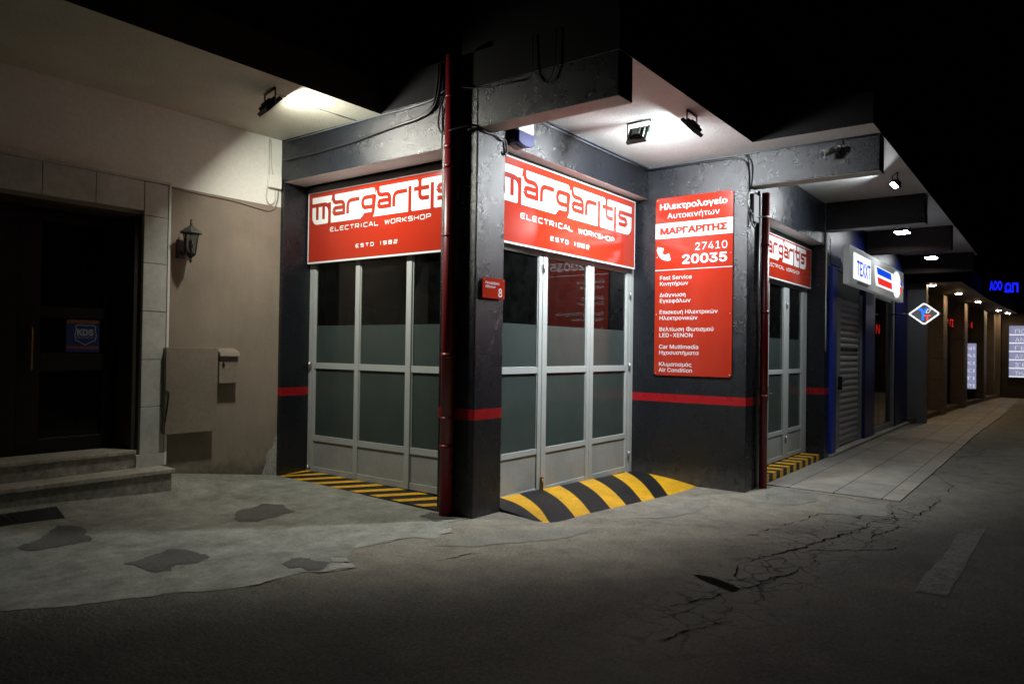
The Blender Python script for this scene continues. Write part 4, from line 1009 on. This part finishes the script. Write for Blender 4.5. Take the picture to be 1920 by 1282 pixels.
MB().box(7.42, 15.1, -1.32, -1.0, -.3, -.10, 0).box(7.42, 15.1, -1.36, -1.0, -.10, -.06, 1).build('doorstep', [RISER, TREAD], bs, bevel=.006)
sl = MB().prism([(7.402,-2.725),(15.3,-2.725),(15.3,.6),(7.402,.6)], 3.974, 4.31, 0, 1); sl.build('roof_slab', [DARKSLAB, SOFFIT], bs)
MB().box(10.4, 10.65, -2.69, -1.26, 3.53, 3.973, 0, 0).build('beam', BROWNSLAB, bs, bevel=.01)
MB().box(14.6, 14.85, -2.69, -1.26, 3.53, 3.973, 0, 0).build('beam', BROWNSLAB, bs, bevel=.01)
MB().box(7.42, 15.3, .3, .6, 4.311, 7.5).build('upper_wall', DARKSLAB, bs)
s = MB(); text_mb(s, 'ΠΝ', .30, 0, 0, 0, width=.85)
o = s.build('led_sign', emit('led_sign_red', (1,.03,.02), 1.1), None, (11.3,-1.19,2.02)); tag(o, 'red led letters glowing behind the blue shop window', 'sign')

# lightbox over the blue shop
t = thing('lightbox_sign', 'silver lightbox with lit white panel and blue and red stripes over the blue shop', 'sign', (7.62, -1.55, 0))
MB().box(0, 5.1, 0, .10, 2.72, 3.36).build('box', LIGHTBOX, t, bevel=.01)
gl = emit('lightbox_white', (.95,.98,1), 1.25); glb = emit('lightbox_blue', (.005,.07,.75), 1.1); glr = emit('lightbox_red', (.9,.035,.03), 1.0)
MB().box(.28, 1.62, -.012, 0, 2.83, 3.26).build('lit_panel', gl, t)
MB().box(.55, 1.40, -.014, -.001, 2.765, 2.80).build('lower_strip', SHUTF, t)
s = MB(); text_mb(s, 'TEXXT', .36, .48, 2.91, -.014, width=1.08, bold=.02); s.build('lettering', glb, t)
MB().plate([(1.98,3.22),(3.9,3.22),(3.9,2.86),(2.15,2.86),(2.05,3.02)], -.010, 0).build('lit_field', gl, t)
MB().plate([(2.12,3.20),(3.55,3.20),(3.62,3.075),(2.22,3.075)], -.016, -.0105).build('blue_stripe', glb, t)
MB().plate([(2.20,3.02),(3.64,3.02),(3.70,2.895),(2.30,2.895)], -.016, -.0105).build('red_stripe', glr, t)
MB().lathe([(.27,0),(.27,.016)], 24).xf(Matrix.Translation((4.25,0,3.04)) @ Matrix.Scale(1.55,4,(1,0,0)) @ Matrix.Rotation(R(90),4,'X')).build('round_badge', gl, t)
MB().plate([(4.55,3.02),(4.82,3.02),(4.74,2.90),(4.60,2.88)], -.02, -.0165).build('badge_red_mark', glr, t)
MB().plate([(4.62,3.17),(4.80,3.12),(4.80,3.06),(4.6,3.06)], -.02, -.0165).build('badge_blue_mark', glb, t)

# diamond sign hung across the pavement, faces -X; local x towards -Y
t = thing('diamond_sign', 'white neon diamond sign with blue swirl and red T above the pavement', 'sign', (13.0, -1.92, 2.48), FACE_W)
dm = [(-.32,0),(0,-.255),(.32,0),(0,.255)]
MB().plate(fillet(dm+[dm[0]], .03, 3)[:-1], 0, .06).build('board', emit('diamond_panel', (.30,.30,.32), .30), t)
nb = MB(); P = [(-.29,0),(0,-.232),(.29,0),(0,.232),(-.29,0)]
nb.tube([(x,-.015,z) for x, z in fillet(P, .05, 4)], .012, 8); nb.build('neon_outline', emit('neon_white', (.95,1,1), 2.2), t)
s = MB(); ribbon(s, fillet([(-.15,.10),(-.06,.11),(-.02,.0),(-.03,-.14)], .08, 5), .045, -.004); ribbon(s, fillet([(-.03,-.05),(.0,.06),(.06,.12)], .06, 5), .04, -.0045); s.build('blue_swirl', emit('diamond_blue', (.02,.16,1), 1.6), t)
s = MB(); text_mb(s, 'T', .19, -.0, -.155, -.006, bold=.03, width=.12); s.build('red_letter', emit('diamond_red', (1,.08,.05), 1.3), t)
s = MB(); ribbon(s, [(.03,.02),(.07,.10),(.13,.09),(.08,.02),(.03,.02)], .016, -.005); s.build('white_square', emit('diamond_white', (.9,.95,1), .9), t)
cable('sign_arm', 'thin dark arm holding the diamond sign to the far column', [(13.03,-1.6,2.48),(13.03,-1.25,2.48)], .015, BLACK, 'bracket')

# ------------------------------------------------------------------ farther stone building
fb = thing('stone_front_building', 'far taupe stone shopfront with recessed windows and downlit piers', 'building')
MB().box(15.32, 15.62, -1.66, -1.24, -.12, 3.4).build('column', FARGREY, fb, bevel=.01)
MB().box(15.0, 33, -.9, .6, -.3, 3.36).build('wall', FARDARK, fb)
def yl(x): return -1.25-.045*max(0, x-16)
piers = [(18.6,.9), (22.4,1.0), (27.0,1.2), (30.0, .8)]
for x, w in piers:
    y = yl(x); pm = MB()
    z = -.3
    while z < 3.3:
        pm.box(x, x+w, y-.30, -.9, z+.003, min(3.36, z+.60)-.003); z += .60
    pm.build('pier', TAUPE, fb, bevel=.006)
MB().prism([(15.0,-1.45),(23,-1.75),(31,-2.3),(31,-.9),(15.0,-.9)], -.3, .03).build('doorstep', TAUPE, fb)
MB().prism([(15.302,-2.40),(22,-2.50),(32,-2.95),(33,.6),(15.302,.6)], 3.36, 3.9, 0, 1).build('canopy_slab', [DARKSLAB, TAUPE], fb)
for a, b in ((15.7,18.5),(19.6,22.3),(23.5,26.9)):
    y = yl(a)-.05
    w_ = MB().box(a, a+.12, y, -.9, .03, 3.3).box(b-.12, b, y, -.9, .03, 3.3).box(a+.12, b-.12, y, -.9, 2.6, 2.75).build('window_frame', FARDARK, fb)
    MB().face([(a+.12,y+.03,.05),(b-.12,y+.03,.05),(b-.12,y+.03,2.6),(a+.12,y+.03,2.6)]).build('window_glass', GLASS, w_)
MB().box(30.9, 36, -1.9, .6, -.3, 3.36, 0).box(30.7,30.9,-2.35,-1.75,-.2,3.36,0).build('end_wall', TAUPE, fb)
WL = emit('downlight_warm', (1.0,.72,.42), LAMP['warm'])
for k, (x, y, lab) in enumerate(((15.9,-1.72,'warm round downlight nearest, above the grey column'), (19.0,-1.99,'warm round downlight over the first stone pier'), (22.9,-2.16,'warm round downlight over the second stone pier'), (28.2,-2.42,'warm round downlight over the third stone pier'), (32.0,-2.66,'warm round downlight farthest along the canopy'))):
    if x > 30.5: x, y = 30.4, -2.62
    d = thing('downlight', lab, 'lamp', (x, y, 3.36), 0, 'warm downlights in the far canopy')
    MB().lathe([(.10,-.02),(.10,-.001)], 14).build('ring', SILVER, d)
    MB().lathe([(.075,-.028),(.075,-.021)], 14).build('lens', WL, d)
s = MB(); text_mb(s, 'ΓΣ', .34, 0, 0, 0, width=.9)
o = s.build('led_sign', emit('led_sign_red2', (1,.03,.02), 1.0), None, (21.4,-1.535,2.52)); tag(o, 'red led letters in the dark window between the first two stone piers', 'sign')
s = MB(); text_mb(s, 'Α', .34, 0, 0, 0, width=.6)
o = s.build('led_sign', emit('led_sign_red3', (1,.03,.02), 1.0), None, (25.7,-1.735,2.6)); tag(o, 'single red led letter in the farther dark window past the second pier', 'sign')

# wall closing the street with a backlit list
ew = thing('end_building', 'dark building closing the far end of the street behind the backlit board', 'building')
MB().box(31.4, 33, -8, -2.36, -.3, 3.0).box(31.5, 33, -8, -2.36, 3.0, 5).build('wall', BROWNSLAB, ew)
t = thing('backlit_board', 'large backlit white board with rows of lettering at the street end', 'sign', (31.3, -2.60, 0), FACE_W)
MB().box(0, 1.5, 0, .09, .70, 2.92).build('case', FARDARK, t)
MB().box(.02, 1.48, -.01, 0, .78, 2.86).build('lit_panel', emit('board_lilac', (.50,.51,.78), .5), t)
s = MB(); d = MB()
for k, q in enumerate(['ΠΟΤΑ', 'ΑΝΤΑΛΛΑ', 'ΓΕΝΙΚΑ', 'ΑΞΕΣΟΥΑΡ', 'ΣΕΡΒΙΣ', 'ΤΗΛΕΦΩΝΟ']):
    z = 2.55-.345*k; text_mb(d, q, .26, .22, z, -.012, bold=-.006, width=1.2 if k else .75); s.box(.02, 1.48, -.013, -.0105, z-.075, z-.035)
d.build('lettering', emit('board_glyphs', (.85,.87,1), .8), t); s.build('row_line', emit('board_bright', (.95,.97,1), 1.0), t)
# glowing panel added to imitate the far board's reflection in window glass
t = thing('board_reflection', 'narrow glowing panel added as the window reflection of the far board, between the second and third stone piers', 'sign', (24.6, -1.72, 0), R(-78))
MB().box(-.10, .28, 0, .05, .42, 2.05).build('case', FARDARK, t)
MB().box(-.09, .27, -.01, 0, .45, 2.02).build('lit_panel', emit('panel_lilac', (.50,.52,.8), .5), t)
s = MB()
for k in range(6): text_mb(s, 'ΝΑΚΣΤΡ'[k]+'Ι', .18, -.06, 1.80-.26*k, -.012, width=.28)
s.build('lettering', emit('panel_glyphs', (.85,.87,1), .75), t)

# blue halo letters on the canopy edge
t = thing('blue_neon_sign', 'blue halo lit letters on the far canopy edge', 'sign', (20.0, -2.62, 3.42), R(-72))
bl = emit('neon_blue', (.008,.015,1), 1.6)
a, b = MB(), MB()
text_mb(a, 'ΑΟΟ', .36, .04, .09, .02, bold=.035, width=.32); text_mb(b, 'ΑΟΟ', .36, .04, .09, -.03, bold=-.012, width=.32)
text_mb(a, 'ΩΠ', .38, .42, .02, .02, bold=.035, width=.34); text_mb(b, 'ΩΠ', .38, .42, .02, -.03, bold=-.012, width=.34)
a.build('glow_letters', bl, t); b.build('letter_fronts', mat('letter_navy', (.004,.004,.02), .5), t)
